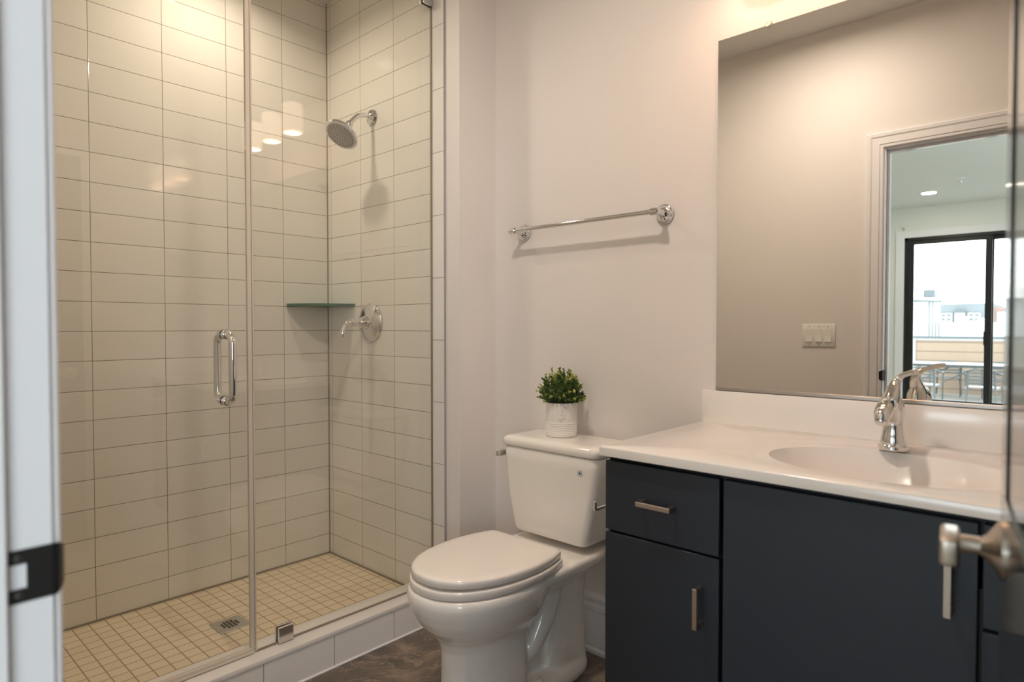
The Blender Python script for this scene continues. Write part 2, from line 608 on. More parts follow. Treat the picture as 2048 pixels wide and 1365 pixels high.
baseboard('baseboard_mirror', XR, -0.885, YW, 'tall white moulded baseboard behind the toilet')
bm = mb()
prof = [(0, 0.0), (0.019, 0.0), (0.019, 0.012), (0.014, 0.022), (0.014, 0.150), (0.017, 0.156), (0.017, 0.170), (0.012, 0.178), (0.012, 0.186), (0.015, 0.190), (0.015, 0.200), (0.006, 0.210), (0, 0.212)]
add_loft(bm, [[(XR + d, y, z) for d, z in prof] for y in (YS + 0.03, YW - 0.001)])
struct('baseboard_return', bm, M['trim'], 'white baseboard on the short wall left of the toilet', 'baseboard')
baseboard('baseboard_door', XC + 0.02, XL - 0.09, YD, 'white baseboard on the wall beside the door', 1)

# ---- door frame: jamb with stop and casing
bm = mb()
JY0 = YD - T - 0.002
add_box(bm, XL - 0.019, XL, JY0, YD + 0.001, 0, ZD + 0.019)
add_box(bm, XH, XH + 0.019, JY0, YD + 0.001, 0, ZD + 0.019)
add_box(bm, XL, XH, JY0, YD + 0.001, ZD, ZD + 0.019)
add_box(bm, XL, XL + 0.012, YD - 0.072, YD - 0.036, 0, ZD, 0.002, 1)
add_box(bm, XH - 0.012, XH, YD - 0.072, YD - 0.036, 0, ZD, 0.002, 1)
add_box(bm, XL + 0.012, XH - 0.012, YD - 0.072, YD - 0.036, ZD - 0.012, ZD, 0.002, 1)
jamb = struct('trim_6', bm, M['trim'], 'white door jamb with a dark strike plate, blurred at the left edge', 'door jamb')


def casing(bm_, y, face):
    """three mitred lengths of moulded casing round the opening"""
    prof = [(0.006, 0.0), (0.006, 0.008), (0.010, 0.011), (0.020, 0.011), (0.024, 0.014), (0.055, 0.013), (0.062, 0.017), (0.076, 0.017), (0.080, 0.013), (0.080, 0.0)]
    rings = []
    for cx_, cz_, dx, dz in ((XL, 0.0, -1, 0), (XL, ZD, -1, 1), (XH, ZD, 1, 1), (XH, 0.0, 1, 0)):
        rings.append([(cx_ + dx * w_, y + face * t_, cz_ + dz * w_) for w_, t_ in prof])
    add_loft(bm_, rings)
    return bm_


struct('trim_7', casing(mb(), YD, 1), M['trim'], 'moulded white door casing reflected in the mirror', 'door casing')
struct('trim_8', casing(mb(), YD - T, -1), M['trim'], 'moulded white door casing on the bedroom side', 'door casing')

# strike plate on the jamb (child of the jamb)
bm = mb()
zs0, zs1 = 0.896, 0.948
pl = [(-0.0385, zs0 + 0.006), (-0.0325, zs0), (0.0, zs0), (0.0, zs1), (-0.0325, zs1), (-0.0385, zs1 - 0.006)]
hole = [(-0.034, zs0 + 0.014), (-0.034, zs1 - 0.014), (-0.018, zs1 - 0.014), (-0.018, zs0 + 0.014)]
xj = XL + 0.0018


def sp(y0, y1, z0, z1):
    add_box(bm, XL + 0.0002, xj, YD + y0, YD + y1, z0, z1)


sp(-0.0385, 0.001, zs0 + 0.004, zs0 + 0.014)
sp(-0.0345, 0.001, zs0, zs0 + 0.004)
sp(-0.0385, 0.001, zs1 - 0.014, zs1 - 0.004)
sp(-0.0345, 0.001, zs1 - 0.004, zs1)
sp(-0.0385, -0.036, zs0 + 0.014, zs1 - 0.014)
sp(-0.020, 0.001, zs0 + 0.014, zs1 - 0.014)
# curved lip
lip = []
for t in range(7):
    a_ = t / 6
    lip.append([(xj - 0.0145 * a_ * a_, YD + 0.001 + 0.0125 * a_, zc) for zc in (zs0 + 0.006 * a_ ** 2 * 1.2, zs1 - 0.006 * a_ ** 2 * 1.2)])
back = [[(p[0] - 0.0016, p[1], p[2]) for p in r] for r in lip]
add_loft(bm, [[r[0], r[1], q[1], q[0]] for r, q in zip(lip, back)])
strike = obj('strike_plate', bm, M['dark_metal'], jamb)
strike['label'] = 'dark metal strike plate with a square latch hole'
for zc in (zs0 + 0.008, zs1 - 0.008):
    bm = mb()
    add_lathe(bm, [(0.004, 0), (0.0035, 0.0012), (0, 0.0014)], (xj, YD - 0.026, zc), (1, 0, 0), 12)
    obj('screw', bm, M['chrome_dull'], strike)

# ---------------------------------------------------------------- bathroom door (open, at the right edge)
door = thing('door_1', 'dark glossy bathroom door standing open at the right edge', 'door', (XH, YD, 0), None, radians(90 + 7.6))
door['kind'] = 'structure'
DWD, DTH = 0.760, 0.035
# local frame: +x along the leaf from the hinge, +y towards the viewed face (turned to -X of the room)
bm = mb()


def leaf(x0, x1, z0, z1, d0=0.0, d1=-DTH, bev=0.0):
    add_box(bm, x0, x1, d1, d0, z0, z1, bev, 1)


leaf(0.0, DWD, 0.012, 0.25)
leaf(0.0, 0.075, 0.25, ZD - 0.003)
leaf(DWD - 0.075, DWD, 0.25, ZD - 0.003)
leaf(0.075, DWD - 0.075, 0.80, 0.985)
leaf(0.075, DWD - 0.075, ZD - 0.12, ZD - 0.003)
obj('door_frame', bm, M['door'], door, False, local=True)
for z0, z1 in ((0.25, 0.80), (0.985, ZD - 0.12)):
    bm = mb()
    leaf(0.075, DWD - 0.075, z0, z1, -0.002, -DTH + 0.002)
    pn = obj('door_panel', bm, M['door'], door, False, local=True)
HZ = 0.928
hx = DWD - 0.062
bm = mb()
add_lathe(bm, [(0.031, 0), (0.031, 0.003), (0.028, 0.005), (0.014, 0.014), (0.0095, 0.020), (0.0095, 0.048)], (hx, 0, HZ), (0, 1, 0), 32)
lev = obj('lever_handle', bm, M['nickel'], door, local=True)
lev['label'] = 'brushed nickel lever handle'
bm = mb()
add_box(bm, hx - 0.052, hx + 0.014, 0.038, 0.056, HZ - 0.013, HZ + 0.016, 0.004, 3)
obj('lever', bm, M['nickel'], lev, local=True)
bm = mb()
add_box(bm, DWD - 0.0005, DWD + 0.0015, -0.030, -0.005, HZ - 0.028, HZ + 0.028, 0.0005, 1)
lp = obj('latch_plate', bm, M['nickel'], door, local=True)
bm = mb()
add_box(bm, DWD, DWD + 0.010, -0.024, -0.011, HZ - 0.006, HZ + 0.006, 0.002, 1)
obj('latch_bolt', bm, M['nickel'], lp, local=True)

# ---------------------------------------------------------------- shower glass
GT = 0.010
GTOP = 2.475
sd = thing('shower_door', 'frameless glass shower door with a chrome pull, left of the seam', 'shower door', (XG, 0.53, 0.135))
pane = box_obj('glass_pane', M['glass'], sd, XG - GT / 2, XG + GT / 2, YD + 0.02, 0.903, 0.142, GTOP)
# vertical seal strip on the closing edge, sweep along the foot
bm = mb()
add_box(bm, XG - 0.007, XG + 0.007, 0.895, 0.9085, 0.142, GTOP, 0.002, 1)
obj('seal_strip', bm, M['seal'], sd)
bm = mb()
add_box(bm, XG - 0.007, XG + 0.007, YD + 0.02, 0.903, 0.130, 0.148, 0.002, 1)
add_box(bm, XG + 0.004, XG + 0.011, YD + 0.02, 0.903, 0.131, 0.137, 0.001, 1)
obj('door_sweep', bm, M['seal'], sd)
ph = None
yh, zh0, zh1, rr_ = 0.826, 0.938, 1.140, 0.0115
bm = mb()
for s in (1, -1):
    d = 0.054
    cr_ = 0.028
    pts = [(XG + s * 0.006, yh, zh1)]
    pts += [(XG + s * (d - cr_), yh, zh1)]
    for k in range(1, 7):
        a_ = k / 6 * pi / 2
        pts.append((XG + s * (d - cr_ + cr_ * sin(a_)), yh, zh1 - cr_ + cr_ * cos(a_)))
    for k in range(0, 7):
        a_ = k / 6 * pi / 2
        pts.append((XG + s * (d - cr_ + cr_ * cos(a_)), yh, zh0 + cr_ - cr_ * sin(a_)))
    pts.append((XG + s * 0.006, yh, zh0))
    add_tube(bm, pts, rr_, 18, smooth=False)
hd = obj('pull_handle', bm, M['chrome'], sd)
hd['label'] = 'back-to-back chrome pull handle'
for zc in (zh0, zh1):
    bm = mb()
    for s in (1, -1):
        add_lathe(bm, [(0.0150, 0.0052), (0.0150, 0.016), (0.0125, 0.018), (0.0115, 0.018)], (XG, yh, zc), (s, 0, 0), 20)
    obj('collar', bm, M['chrome'], hd)

fp = thing('glass_screen', 'fixed glass shower screen between the door seam and the shower head wall', 'glass screen', (XG, 1.28, 0.129))
box_obj('glass_pane', M['glass'], fp, XG - GT / 2, XG + GT / 2, 0.912, YS - 0.004, 0.131, GTOP)
bm = mb()
add_box(bm, XG - 0.0052, XG + 0.0052, 0.9105, 0.9150, 0.131, GTOP, 0.001, 1)
obj('polished_edge', bm, M['seal'], fp)
bm = mb()
add_box(bm, XG - 0.004, XG + 0.004, YS - 0.005, YS - 0.0005, 0.131, GTOP)
add_box(bm, XG - 0.004, XG + 0.004, 0.912, YS, 0.1285, 0.1325)
obj('sealant_line', bm, M['silicone'], fp)
for (y0, y1, z0, z1) in ((0.984, 1.036, 0.129, 0.182), (YS - 0.046, YS - 0.001, 0.129, 0.182), (YS - 0.048, YS - 0.001, 2.424, 2.474)):
    bm = mb()
    for s in (1, -1):
        add_box(bm, XG + s * 0.005 if s > 0 else XG - 0.0145, XG + 0.0145 if s > 0 else XG - 0.005, y0, y1, z0, z1, 0.0015, 1)
    obj('glass_clamp', bm, M['chrome_dull'], fp)

# ---------------------------------------------------------------- shower fittings
fx, fz = -2.347, 2.083
sh = thing('overhead_sprayer', 'chrome shower head on a curved arm high on the tiled wall', 'shower head', (fx, YS, fz))
bm = mb()
add_lathe(bm, [(0.033, 0), (0.034, 0.004), (0.030, 0.012), (0.020, 0.017), (0.0125, 0.022), (0.0125, 0.026)], (fx, YS, fz), (0, -1, 0), 32)
obj('wall_flange', bm, M['chrome'], sh)
bm = mb()
add_tube(bm, [(fx, YS - 0.012, fz), (fx, YS - 0.04, fz + 0.001), (fx, YS - 0.075, fz - 0.012), (fx, YS - 0.105, fz - 0.040), (fx, YS - 0.120, fz - 0.058)], 0.0105, 18)
obj('shower_arm', bm, M['chrome'], sh)
hdirv = Vector((0.10, -0.60, -0.79)).normalized()
nk = Vector((fx, YS - 0.117, fz - 0.054))
bm = mb()
add_lathe(bm, [(0.0115, -0.004), (0.0165, 0.0), (0.0165, 0.012), (0.0135, 0.016), (0.0145, 0.020), (0.0175, 0.026), (0.016, 0.034), (0.013, 0.038)], nk, hdirv, 24)
obj('swivel_collar', bm, M['chrome'], sh)
hc = nk + hdirv * 0.036
bm = mb()
add_lathe(bm, [(0.012, 0), (0.020, 0.004), (0.040, 0.012), (0.062, 0.022), (0.073, 0.032), (0.0745, 0.038), (0.072, 0.043), (0.064, 0.0445)], hc, hdirv, 48)
hb = obj('head_shell', bm, M['chrome'], sh)
bm = mb()
add_lathe(bm, [(0.064, 0.043), (0.0635, 0.0455), (0.030, 0.0475), (0, 0.048)], hc, hdirv, 40, cap0=True)
fc = obj('spray_face', bm, M['face'], hb)
bm = mb()
a_, u_, v_ = frame_from(hdirv)
for r_, n_ in ((0.010, 5), (0.019, 10), (0.028, 15), (0.037, 20), (0.046, 25), (0.055, 30)):
    for k in range(n_):
        t = 2 * pi * k / n_ + r_ * 40
        c_ = hc + a_ * (0.0455 + (0.055 - r_) * 0.03) + (u_ * cos(t) + v_ * sin(t)) * r_
        add_lathe(bm, [(0.0026, 0), (0.0021, 0.0022), (0, 0.0024)], c_, hdirv, 6, cap0=False)
nz_ = obj('nozzles', bm, M['rubber'], fc)
nz_['kind'] = 'stuff'

vx_, vz = -2.366, 1.181
va = thing('shower_valve', 'round chrome shower valve plate with a curved lever', 'shower valve', (vx_, YS, vz))
bm = mb()
add_lathe(bm, [(0.084, 0), (0.0845, 0.004), (0.081, 0.008), (0.076, 0.009), (0.073, 0.012), (0.060, 0.019), (0.042, 0.026), (0.030, 0.030)], (vx_, YS, vz), (0, -1, 0), 56)
obj('escutcheon', bm, M['chrome'], va)
bm = mb()
add_lathe(bm, [(0.033, 0.026), (0.030, 0.036), (0.024, 0.046), (0.019, 0.060), (0.0165, 0.072), (0.0185, 0.075), (0.0185, 0.081), (0.016, 0.083), (0.015, 0.090), (0.012, 0.100), (0.008, 0.104), (0, 0.105)], (vx_, YS, vz), (0, -1, 0), 32)
obj('hub', bm, M['chrome'], va)
bm = mb()
add_tube(bm, [(vx_, YS - 0.088, vz - 0.001), (vx_, YS - 0.108, vz + 0.001), (vx_ - 0.001, YS - 0.126, vz - 0.006), (vx_ - 0.002, YS - 0.137, vz - 0.024), (vx_ - 0.003, YS - 0.143, vz - 0.048), (vx_ - 0.003, YS - 0.144, vz - 0.066)],
         [0.016, 0.013, 0.0105, 0.0105, 0.0125, 0.009], 16)
obj('lever', bm, M['chrome'], va)

cs = thing('corner_shelf', 'green-edged glass corner shelf in the far shower corner', 'shelf', (XB, YS, 1.2575))
poly = [(XB + 0.001, YS - 0.001), (XB + 0.001, YS - 0.215), (XB + 0.016, YS - 0.222)]
for k in range(9):
    t = k / 8
    poly.append((XB + 0.03 + 0.185 * sin(t * pi / 2) * 0.9 + 0.02 * t, YS - 0.03 - 0.185 * cos(t * pi / 2) * 0.9 - 0.02 * (1 - t)))
poly += [(XB + 0.222, YS - 0.016), (XB + 0.228, YS - 0.001)]
bm = mb()
add_prism(bm, poly, 1.2575, 1.268)
obj('shelf_glass', bm, M['green_edge'], cs, False)

dr = thing('floor_drain', 'square metal drain grate in the mosaic shower floor', 'drain', (-2.327, 0.995, 0.064))
bm = mb()
add_box(bm, -2.381, -2.273, 0.941, 1.049, 0.0642, 0.0672, 0.001, 1)
obj('drain_plate', bm, M['chrome_dull'], dr)
bm = mb()
for i in range(-2, 3):
    for j in range(-2, 3):
        if abs(i) + abs(j) < 4:
            add_box(bm, -2.327 + i * 0.0125 - 0.0043, -2.327 + i * 0.0125 + 0.0043, 0.995 + j * 0.0125 - 0.0043, 0.995 + j * 0.0125 + 0.0043, 0.0668, 0.0676)
obj('grate_slots', bm, M['black'], dr, False)

# ---------------------------------------------------------------- towel bar
tb = thing('towel_bar', 'chrome towel bar on the wall above the toilet', 'towel bar', (-1.327, YW, 1.528))
TZ, TY = 1.528, YW - 0.068
for xr_, sgn in ((-1.634, -1), (-1.026, 1)):
    bm = mb()
    add_lathe(bm, [(0.031, 0), (0.032, 0.004), (0.030, 0.009), (0.026, 0.011), (0.025, 0.015), (0.018, 0.022), (0.012, 0.026), (0.010, 0.034), (0.010, 0.056)], (xr_, YW, TZ), (0, -1, 0), 36)
    po = obj('post', bm, M['chrome'], tb)
    bm = mb()
    add_lathe(bm, [(0.010, -0.016), (0.0125, -0.013), (0.0125, 0.013), (0.010, 0.016)], (xr_, TY, TZ), (1, 0, 0), 24)
    obj('end_sleeve', bm, M['chrome'], po)
bm = mb()
add_tube(bm, [(-1.648, TY, TZ), (-1.012, TY, TZ)], 0.0082, 18, smooth=False)
obj('bar', bm, M['chrome'], tb)

# ---------------------------------------------------------------- mirror
MX0, MX1, MZ0, MZ1 = -0.848, 0.140, 0.975, 2.027
mi = thing('vanity_mirror', 'large frameless mirror above the vanity', 'mirror', ((MX0 + MX1) / 2, YW, MZ0))
bm = mb()
add_box(bm, MX0, MX1, YW - 0.0055, YW - 0.0005, MZ0, MZ1)
obj('mirror_glass', bm, M['mirror'], mi, False)
bm = mb()
add_box(bm, MX0, MX1, YW - 0.009, YW - 0.0003, MZ0 - 0.004, MZ0 + 0.006, 0.001, 1)
obj('bottom_channel', bm, M['channel'], mi)
for xc in (-0.699, -0.10):
    bm = mb()
    add_lathe(bm, [(0.0105, 0), (0.0105, 0.009), (0.009, 0.011), (0, 0.011)], (xc, YW - 0.0003, MZ1 + 0.004), (0, -1, 0), 10)
    cl = obj('mirror_clip', bm, M['clear_plastic'], mi)
    bm = mb()
    add_lathe(bm, [(0.0025, 0), (0.0022, 0.0012), (0, 0.0014)], (xc, YW - 0.0112, MZ1 + 0.007), (0, -1, 0), 10)
    obj('screw', bm, M['nickel'], cl)

# ---------------------------------------------------------------- vanity cabinet
CX0, CX1 = -0.880, 0.160
CF = 1.318      # carcass front
FT = 0.020
FZ1, ZB = 0.836, 0.105
vc = thing('vanity_cabinet', 'dark slab-front vanity cabinet under the white counter', 'cabinet', ((CX0 + CX1) / 2, 1.58, 0))
bm = mb()
add_box(bm, CX0 + 0.003, CX0 + 0.020, CF, YW - 0.016, ZB, 0.8485)
add_box(bm, CX1 - 0.018, CX1, CF, YW - 0.016, ZB, 0.8485)
add_box(bm, CX0 + 0.020, CX1 - 0.018, CF, YW - 0.016, ZB, ZB + 0.018)
add_box(bm, CX0 + 0.020, CX1 - 0.018, CF, CF + 0.018, 0.800, 0.8485)
add_box(bm, -0.592, -0.574, CF, CF + 0.30, ZB + 0.018, 0.720)
add_box(bm, -0.142, -0.124, CF, CF + 0.30, ZB + 0.018, 0.720)
add_box(bm, CX0 + 0.020, -0.592, CF, CF + 0.018, 0.640, 0.680)
add_box(bm, -0.124, CX1 - 0.018, CF, CF + 0.018, 0.640, 0.680)
add_box(bm, CX0 + 0.020, CX1 - 0.018, YW - 0.028, YW - 0.016, ZB + 0.018, 0.70)
add_box(bm, CX0 + 0.003, CX1, CF + 0.06, CF + 0.078, 0.0, ZB)
obj('carcass', bm, M['cabinet_in'], vc, False)
bm = mb()
add_box(bm, CX0, CX0 + 0.004, CF, YW - 0.0145 - 0.005, ZB, 0.849)
obj('side_panel', bm, M['cabinet'], vc, False)


def bar_pull(parent, x, z, length, vert):
    bm_ = mb()
    w = 0.0055
    yo = CF - FT - 0.031
    h = length / 2
    if vert:
        add_box(bm_, x - w, x + w, yo, yo + 0.008, z - h, z + h, 0.0007, 1)
        for s in (-1, 1):
            zz = z + s * (h - 0.0055)
            add_box(bm_, x - w, x + w, yo + 0.004, CF - FT + 0.0005, zz - 0.0055, zz + 0.0055, 0.0007, 1)
    else:
        add_box(bm_, x - h, x + h, yo, yo + 0.008, z - w, z + w, 0.0007, 1)
        for s in (-1, 1):
            xx = x + s * (h - 0.0055)
            add_box(bm_, xx - 0.0055, xx + 0.0055, yo + 0.004, CF - FT + 0.0005, z - w, z + w, 0.0007, 1)
    return obj('bar_pull', bm_, M['nickel'], parent)


def front(name, x0, x1, z0, z1):
    return box_obj(name, M['cabinet'], vc, x0, x1, CF - FT, CF - 0.0005, z0, z1, 0.0012, 1)


d1 = front('drawer', CX0, -0.587, 0.666, FZ1)
bar_pull(d1, -0.733, 0.752, 0.088, False)
d2 = front('cabinet_door', CX0, -0.587, ZB + 0.003, 0.660)
bar_pull(d2, -0.628, 0.549, 0.090, True)
d3 = front('cabinet_door', -0.578, -0.136, ZB + 0.003, FZ1)
bar_pull(d3, -0.174, 0.722, 0.096, True)
d4 = front('drawer', -0.129, CX1 - 0.005, 0.662, FZ1)
bar_pull(d4, 0.015, 0.752, 0.088, False)
d5 = front('cabinet_door', -0.129, CX1 - 0.005, ZB + 0.003, 0.655)
bar_pull(d5, -0.09, 0.549, 0.090, True)

# ---------------------------------------------------------------- counter with integral basin
ZT = 0.872
KX0, KX1, KY0, KY1 = -0.888, XRIGHT - 0.002, 1.283, YW - 0.001
ct = thing('marble_counter', 'white cultured marble counter with a sunken oval basin', 'counter', ((KX0 + KX1) / 2, 1.55, 0.849))
bx, by, ea, eb = -0.326, 1.548, 0.241, 0.172
bm = mb()
ths = [2 * pi * k / 120 for k in range(120)]
for px, py in ((KX0, KY0), (KX1, KY0), (KX0, KY1), (KX1, KY1)):
    ths.append(math.atan2(py - by, px - bx) % (2 * pi))
ths = sorted(ths)


def basin_z(r):
    if r >= 1.24:
        return 0.0
    if r >= 1.0:
        t = (1.24 - r) / 0.24
        return -0.0055 * (1 - (1 - t) ** 2) - 0.002 * max(0, 1 - (r - 1.0) / 0.06)
    return -0.0075 - 0.125 * (1 - r ** 2.6) ** 0.85


rl = [0.06, 0.12, 0.2, 0.3, 0.4, 0.5, 0.6, 0.7, 0.78, 0.85, 0.9, 0.94, 0.965, 0.985, 1.0, 1.015, 1.04, 1.08, 1.13, 1.18, 1.22, 1.24]
rings = []
for r in rl:
    rings.append([(bx + ea * r * cos(t), by + eb * r * sin(t), ZT + basin_z(r)) for t in ths])


def edge_pt(t, inset, z):
    dx, dy = cos(t), sin(t)
    s = 1e9
    if dx > 1e-9: s = min(s, (KX1 - inset - bx) / dx)
    if dx < -1e-9: s = min(s, (KX0 + inset - bx) / dx)
    if dy > 1e-9: s = min(s, (KY1 - inset - by) / dy)
    if dy < -1e-9: s = min(s, (KY0 + inset - by) / dy)
    return (bx + dx * s, by + dy * s, z)


rings.append([edge_pt(t, 0.004, ZT) for t in ths])
rings.append([edge_pt(t, 0.0012, ZT - 0.0012) for t in ths])
rings.append([edge_pt(t, 0.0, ZT - 0.004) for t in ths])
rings.append([edge_pt(t, 0.0, 0.849) for t in ths])
add_loft(bm, rings, cap=False)
c0 = [v for v in bm.verts][:len(ths)]
bm.faces.new(c0)
bmesh.ops.recalc_face_normals(bm, faces=bm.faces)
top = obj('countertop', bm, M['marble'], ct, True, 50)
bm = mb()
add_box(bm, KX0, KX1, 1.834, YW - 0.001, ZT - 0.001, 0.969, 0.0025, 2)
obj('backsplash', bm, M['marble'], ct)
bm = mb()
add_lathe(bm, [(0.024, 0.0), (0.024, 0.003), (0.020, 0.004), (0.016, 0.002), (0, 0.001)], (bx, by, ZT - 0.1325), (0, 0, 1), 24)
obj('basin_drain', bm, M['chrome'], ct)

# ---------------------------------------------------------------- faucet
fX, fY = -0.346, 1.718
fa = thing('faucet', 'chrome single-lever faucet behind the basin', 'faucet', (fX, fY, ZT))
bm = mb()
add_lathe(bm, [(0.0320, 0.0005), (0.0335, 0.003), (0.0330, 0.009), (0.0295, 0.013), (0.0285, 0.016)], (fX, fY, ZT), (0, 0, 1), 40)
obj('base_ring', bm, M['chrome'], fa)
# body: tapering column that leans into a rounded shoulder
bm = mb()
sec = [(0.012, 0.0285, fY), (0.022, 0.0285, fY), (0.034, 0.0258, fY), (0.050, 0.0235, fY), (0.070, 0.0225, fY - 0.001), (0.088, 0.0232, fY - 0.003), (0.102, 0.0235, fY - 0.006), (0.114, 0.0215, fY - 0.008), (0.124, 0.0165, fY - 0.006), (0.131, 0.009, fY - 0.002), (0.134, 0.002, fY)]
add_loft(bm, [[(fX + r * cos(2 * pi * k / 32), y + r * sin(2 * pi * k / 32), ZT + h) for k in range(32)] for h, r, y in sec])
obj('body', bm, M['chrome'], fa)
# spout: swells into a drop-shaped nose
bm = mb()
add_tube(bm, [(fX, fY - 0.002, ZT + 0.104), (fX, fY - 0.030, ZT + 0.112), (fX, fY - 0.060, ZT + 0.114), (fX, fY - 0.090, ZT + 0.107), (fX, fY - 0.112, ZT + 0.093), (fX, fY - 0.122, ZT + 0.080)],
         [0.017, 0.0160, 0.0160, 0.0180, 0.0180, 0.0130], 24)
spt = obj('spout', bm, M['chrome'], fa)
bm = mb()
add_lathe(bm, [(0.0135, 0.0), (0.0125, 0.003), (0.0105, 0.006), (0.008, 0.006), (0, 0.005)], (fX, fY - 0.1225, ZT + 0.0795), (0, -0.5, -0.86), 20)
obj('aerator', bm, M['chrome_dull'], spt)
# lever: rises from the spout root, sweeps back and curls to the right
bm = mb()
add_tube(bm, [(fX, fY - 0.050, ZT + 0.112), (fX - 0.001, fY - 0.020, ZT + 0.128), (fX - 0.001, fY + 0.004, ZT + 0.148), (fX + 0.003, fY + 0.013, ZT + 0.164), (fX + 0.013, fY + 0.010, ZT + 0.175), (fX + 0.028, fY - 0.012, ZT + 0.182), (fX + 0.042, fY - 0.033, ZT + 0.187), (fX + 0.054, fY - 0.052, ZT + 0.189)],
         [0.0185, 0.0175, 0.0130, 0.0092, 0.0070, 0.0060, 0.0064, 0.0058], 18)
obj('lever', bm, M['chrome'], fa)

# ---------------------------------------------------------------- toilet
TX = -1.342
to = thing('toilet', 'white two-piece toilet with closed lid beside the vanity', 'toilet', (TX, 1.45, 0))


def seat_outline(grow=0.0, n=10):
    half = [(1.530, 0.0), (1.530, 0.075), (1.530, 0.135), (1.520, 0.149), (1.460, 0.166), (1.385, 0.1755), (1.305, 0.172), (1.230, 0.155), (1.170, 0.126), (1.130, 0.090), (1.106, 0.047), (1.099, 0.0)]
    cy_ = 1.32
    P = [(w, y) for y, w in half]
    c = catmull([(w, y, 0) for w, y in P[3:]], n)
    pts = [(P[0][0], P[0][1]), (P[1][0], P[1][1]), (P[2][0], P[2][1])] + [(v.x, v.y) for v in c]
    full = [(x_, y_) for x_, y_ in pts] + [(-x_, y_) for x_, y_ in reversed(pts[1:-1])]
    out = []
    for x_, y_ in full:
        sx = (0.1755 + grow) / 0.1755
        sy = (0.215 + grow) / 0.215
        out.append((TX + x_ * sx, cy_ + (y_ - cy_) * sy))
    return out


def slab_from_outline(layers):
    """layers: (grow, z)"""
    bm_ = mb()
    add_loft(bm_, [[(x_, y_, z_) for x_, y_ in seat_outline(g)] for g, z_ in layers])
    return bm_


# domed lid
bm = slab_from_outline([(-0.012, 0.4535), (-0.002, 0.4538), (0.0, 0.4552), (0.0, 0.4700), (-0.0015, 0.4735), (-0.006, 0.4766), (-0.012, 0.4780), (-0.030, 0.4792), (-0.070, 0.4805), (-0.120, 0.4812)])
for v in bm.verts:      # the closed lid rests on its buffers: a thin gap shows along the front
    v.co.z += max(0.0, 1.53 - v.co.y) * 0.010
lid = obj('seat_lid', bm, M['seat'], to, True, 60)
bm = slab_from_outline([(-0.010, 0.4275), (0.003, 0.4278), (0.0045, 0.4290), (0.0045, 0.4455), (0.0035, 0.4480), (0.000, 0.4495), (-0.010, 0.4500)])
obj('seat', bm, M['seat'], to, True, 60)
for s in (-1, 1):
    bm = mb()
    add_box(bm, TX + s * 0.075 - 0.020, TX + s * 0.075 + 0.020, 1.528, 1.552, 0.427, 0.462, 0.006, 3)
    obj('hinge', bm, M['seat'], to)


# bowl, deck, trapway and foot, melted into one casting
def ring(cy_, hx_, hyf, hyb, z, n=48, pw=2.2):
    out = []
    for k in range(n):
        t = 2 * pi * k / n
        c_, s_ = cos(t), sin(t)
        x_ = hx_ * math.copysign(abs(c_) ** (2 / pw), c_)
        hy = hyb if s_ > 0 else hyf
        y_ = hy * math.copysign(abs(s_) ** (2 / pw), s_)
        out.append((TX + x_, cy_ + y_, z))
    return out


bm = mb()
A = [(1.40, 0.108, 0.232, 0.06, 0.0), (1.40, 0.108, 0.232, 0.06, 0.012), (1.40, 0.104, 0.226, 0.06, 0.03), (1.40, 0.099, 0.218, 0.06, 0.10), (1.40, 0.097, 0.216, 0.06, 0.18), (1.40, 0.098, 0.218, 0.07, 0.235),
     (1.40, 0.106, 0.228, 0.10, 0.262), (1.38, 0.128, 0.226, 0.13, 0.286), (1.37, 0.151, 0.244, 0.15, 0.313), (1.36, 0.167, 0.256, 0.17, 0.345), (1.35, 0.177, 0.260, 0.18, 0.377), (1.345, 0.181, 0.259, 0.19, 0.400), (1.345, 0.180, 0.257, 0.19, 0.416), (1.345, 0.174, 0.250, 0.185, 0.424)]
add_loft(bm, [ring(c_, hx_, f_, b_, z_) for c_, hx_, f_, b_, z_ in A])
# deck carrying the tank
Dk = [(1.58, 0.085, 0.20, 0.20, 0.315), (1.58, 0.118, 0.235, 0.215, 0.345), (1.58, 0.152, 0.250, 0.232, 0.376), (1.58, 0.171, 0.255, 0.238, 0.396), (1.58, 0.173, 0.255, 0.240, 0.416), (1.58, 0.167, 0.250, 0.236, 0.4255)]
add_loft(bm, [ring(c_, hx_, f_, b_, z_, pw=3.6) for c_, hx_, f_, b_, z_ in Dk])
# rear column
Rc = [(1.66, 0.096, 0.12, 0.125, 0.0), (1.66, 0.088, 0.11, 0.12, 0.06), (1.66, 0.082, 0.10, 0.12, 0.15), (1.66, 0.080, 0.09, 0.12, 0.25), (1.66, 0.088, 0.10, 0.12, 0.34), (1.66, 0.10, 0.10, 0.12, 0.40)]
add_loft(bm, [ring(c_, hx_, f_, b_, z_, pw=3.2) for c_, hx_, f_, b_, z_ in Rc])
# foot
Ft = [(1.53, 0.112, 0.31, 0.250, 0.0), (1.53, 0.112, 0.31, 0.250, 0.022), (1.53, 0.104, 0.305, 0.244, 0.040), (1.53, 0.090, 0.30, 0.235, 0.052), (1.53, 0.070, 0.29, 0.22, 0.060)]
add_loft(bm, [ring(c_, hx_, f_, b_, z_, pw=3.6) for c_, hx_, f_, b_, z_ in Ft])
# web between front pedestal and column
add_box(bm, TX - 0.045, TX + 0.045, 1.40, 1.62, 0.0, 0.36)
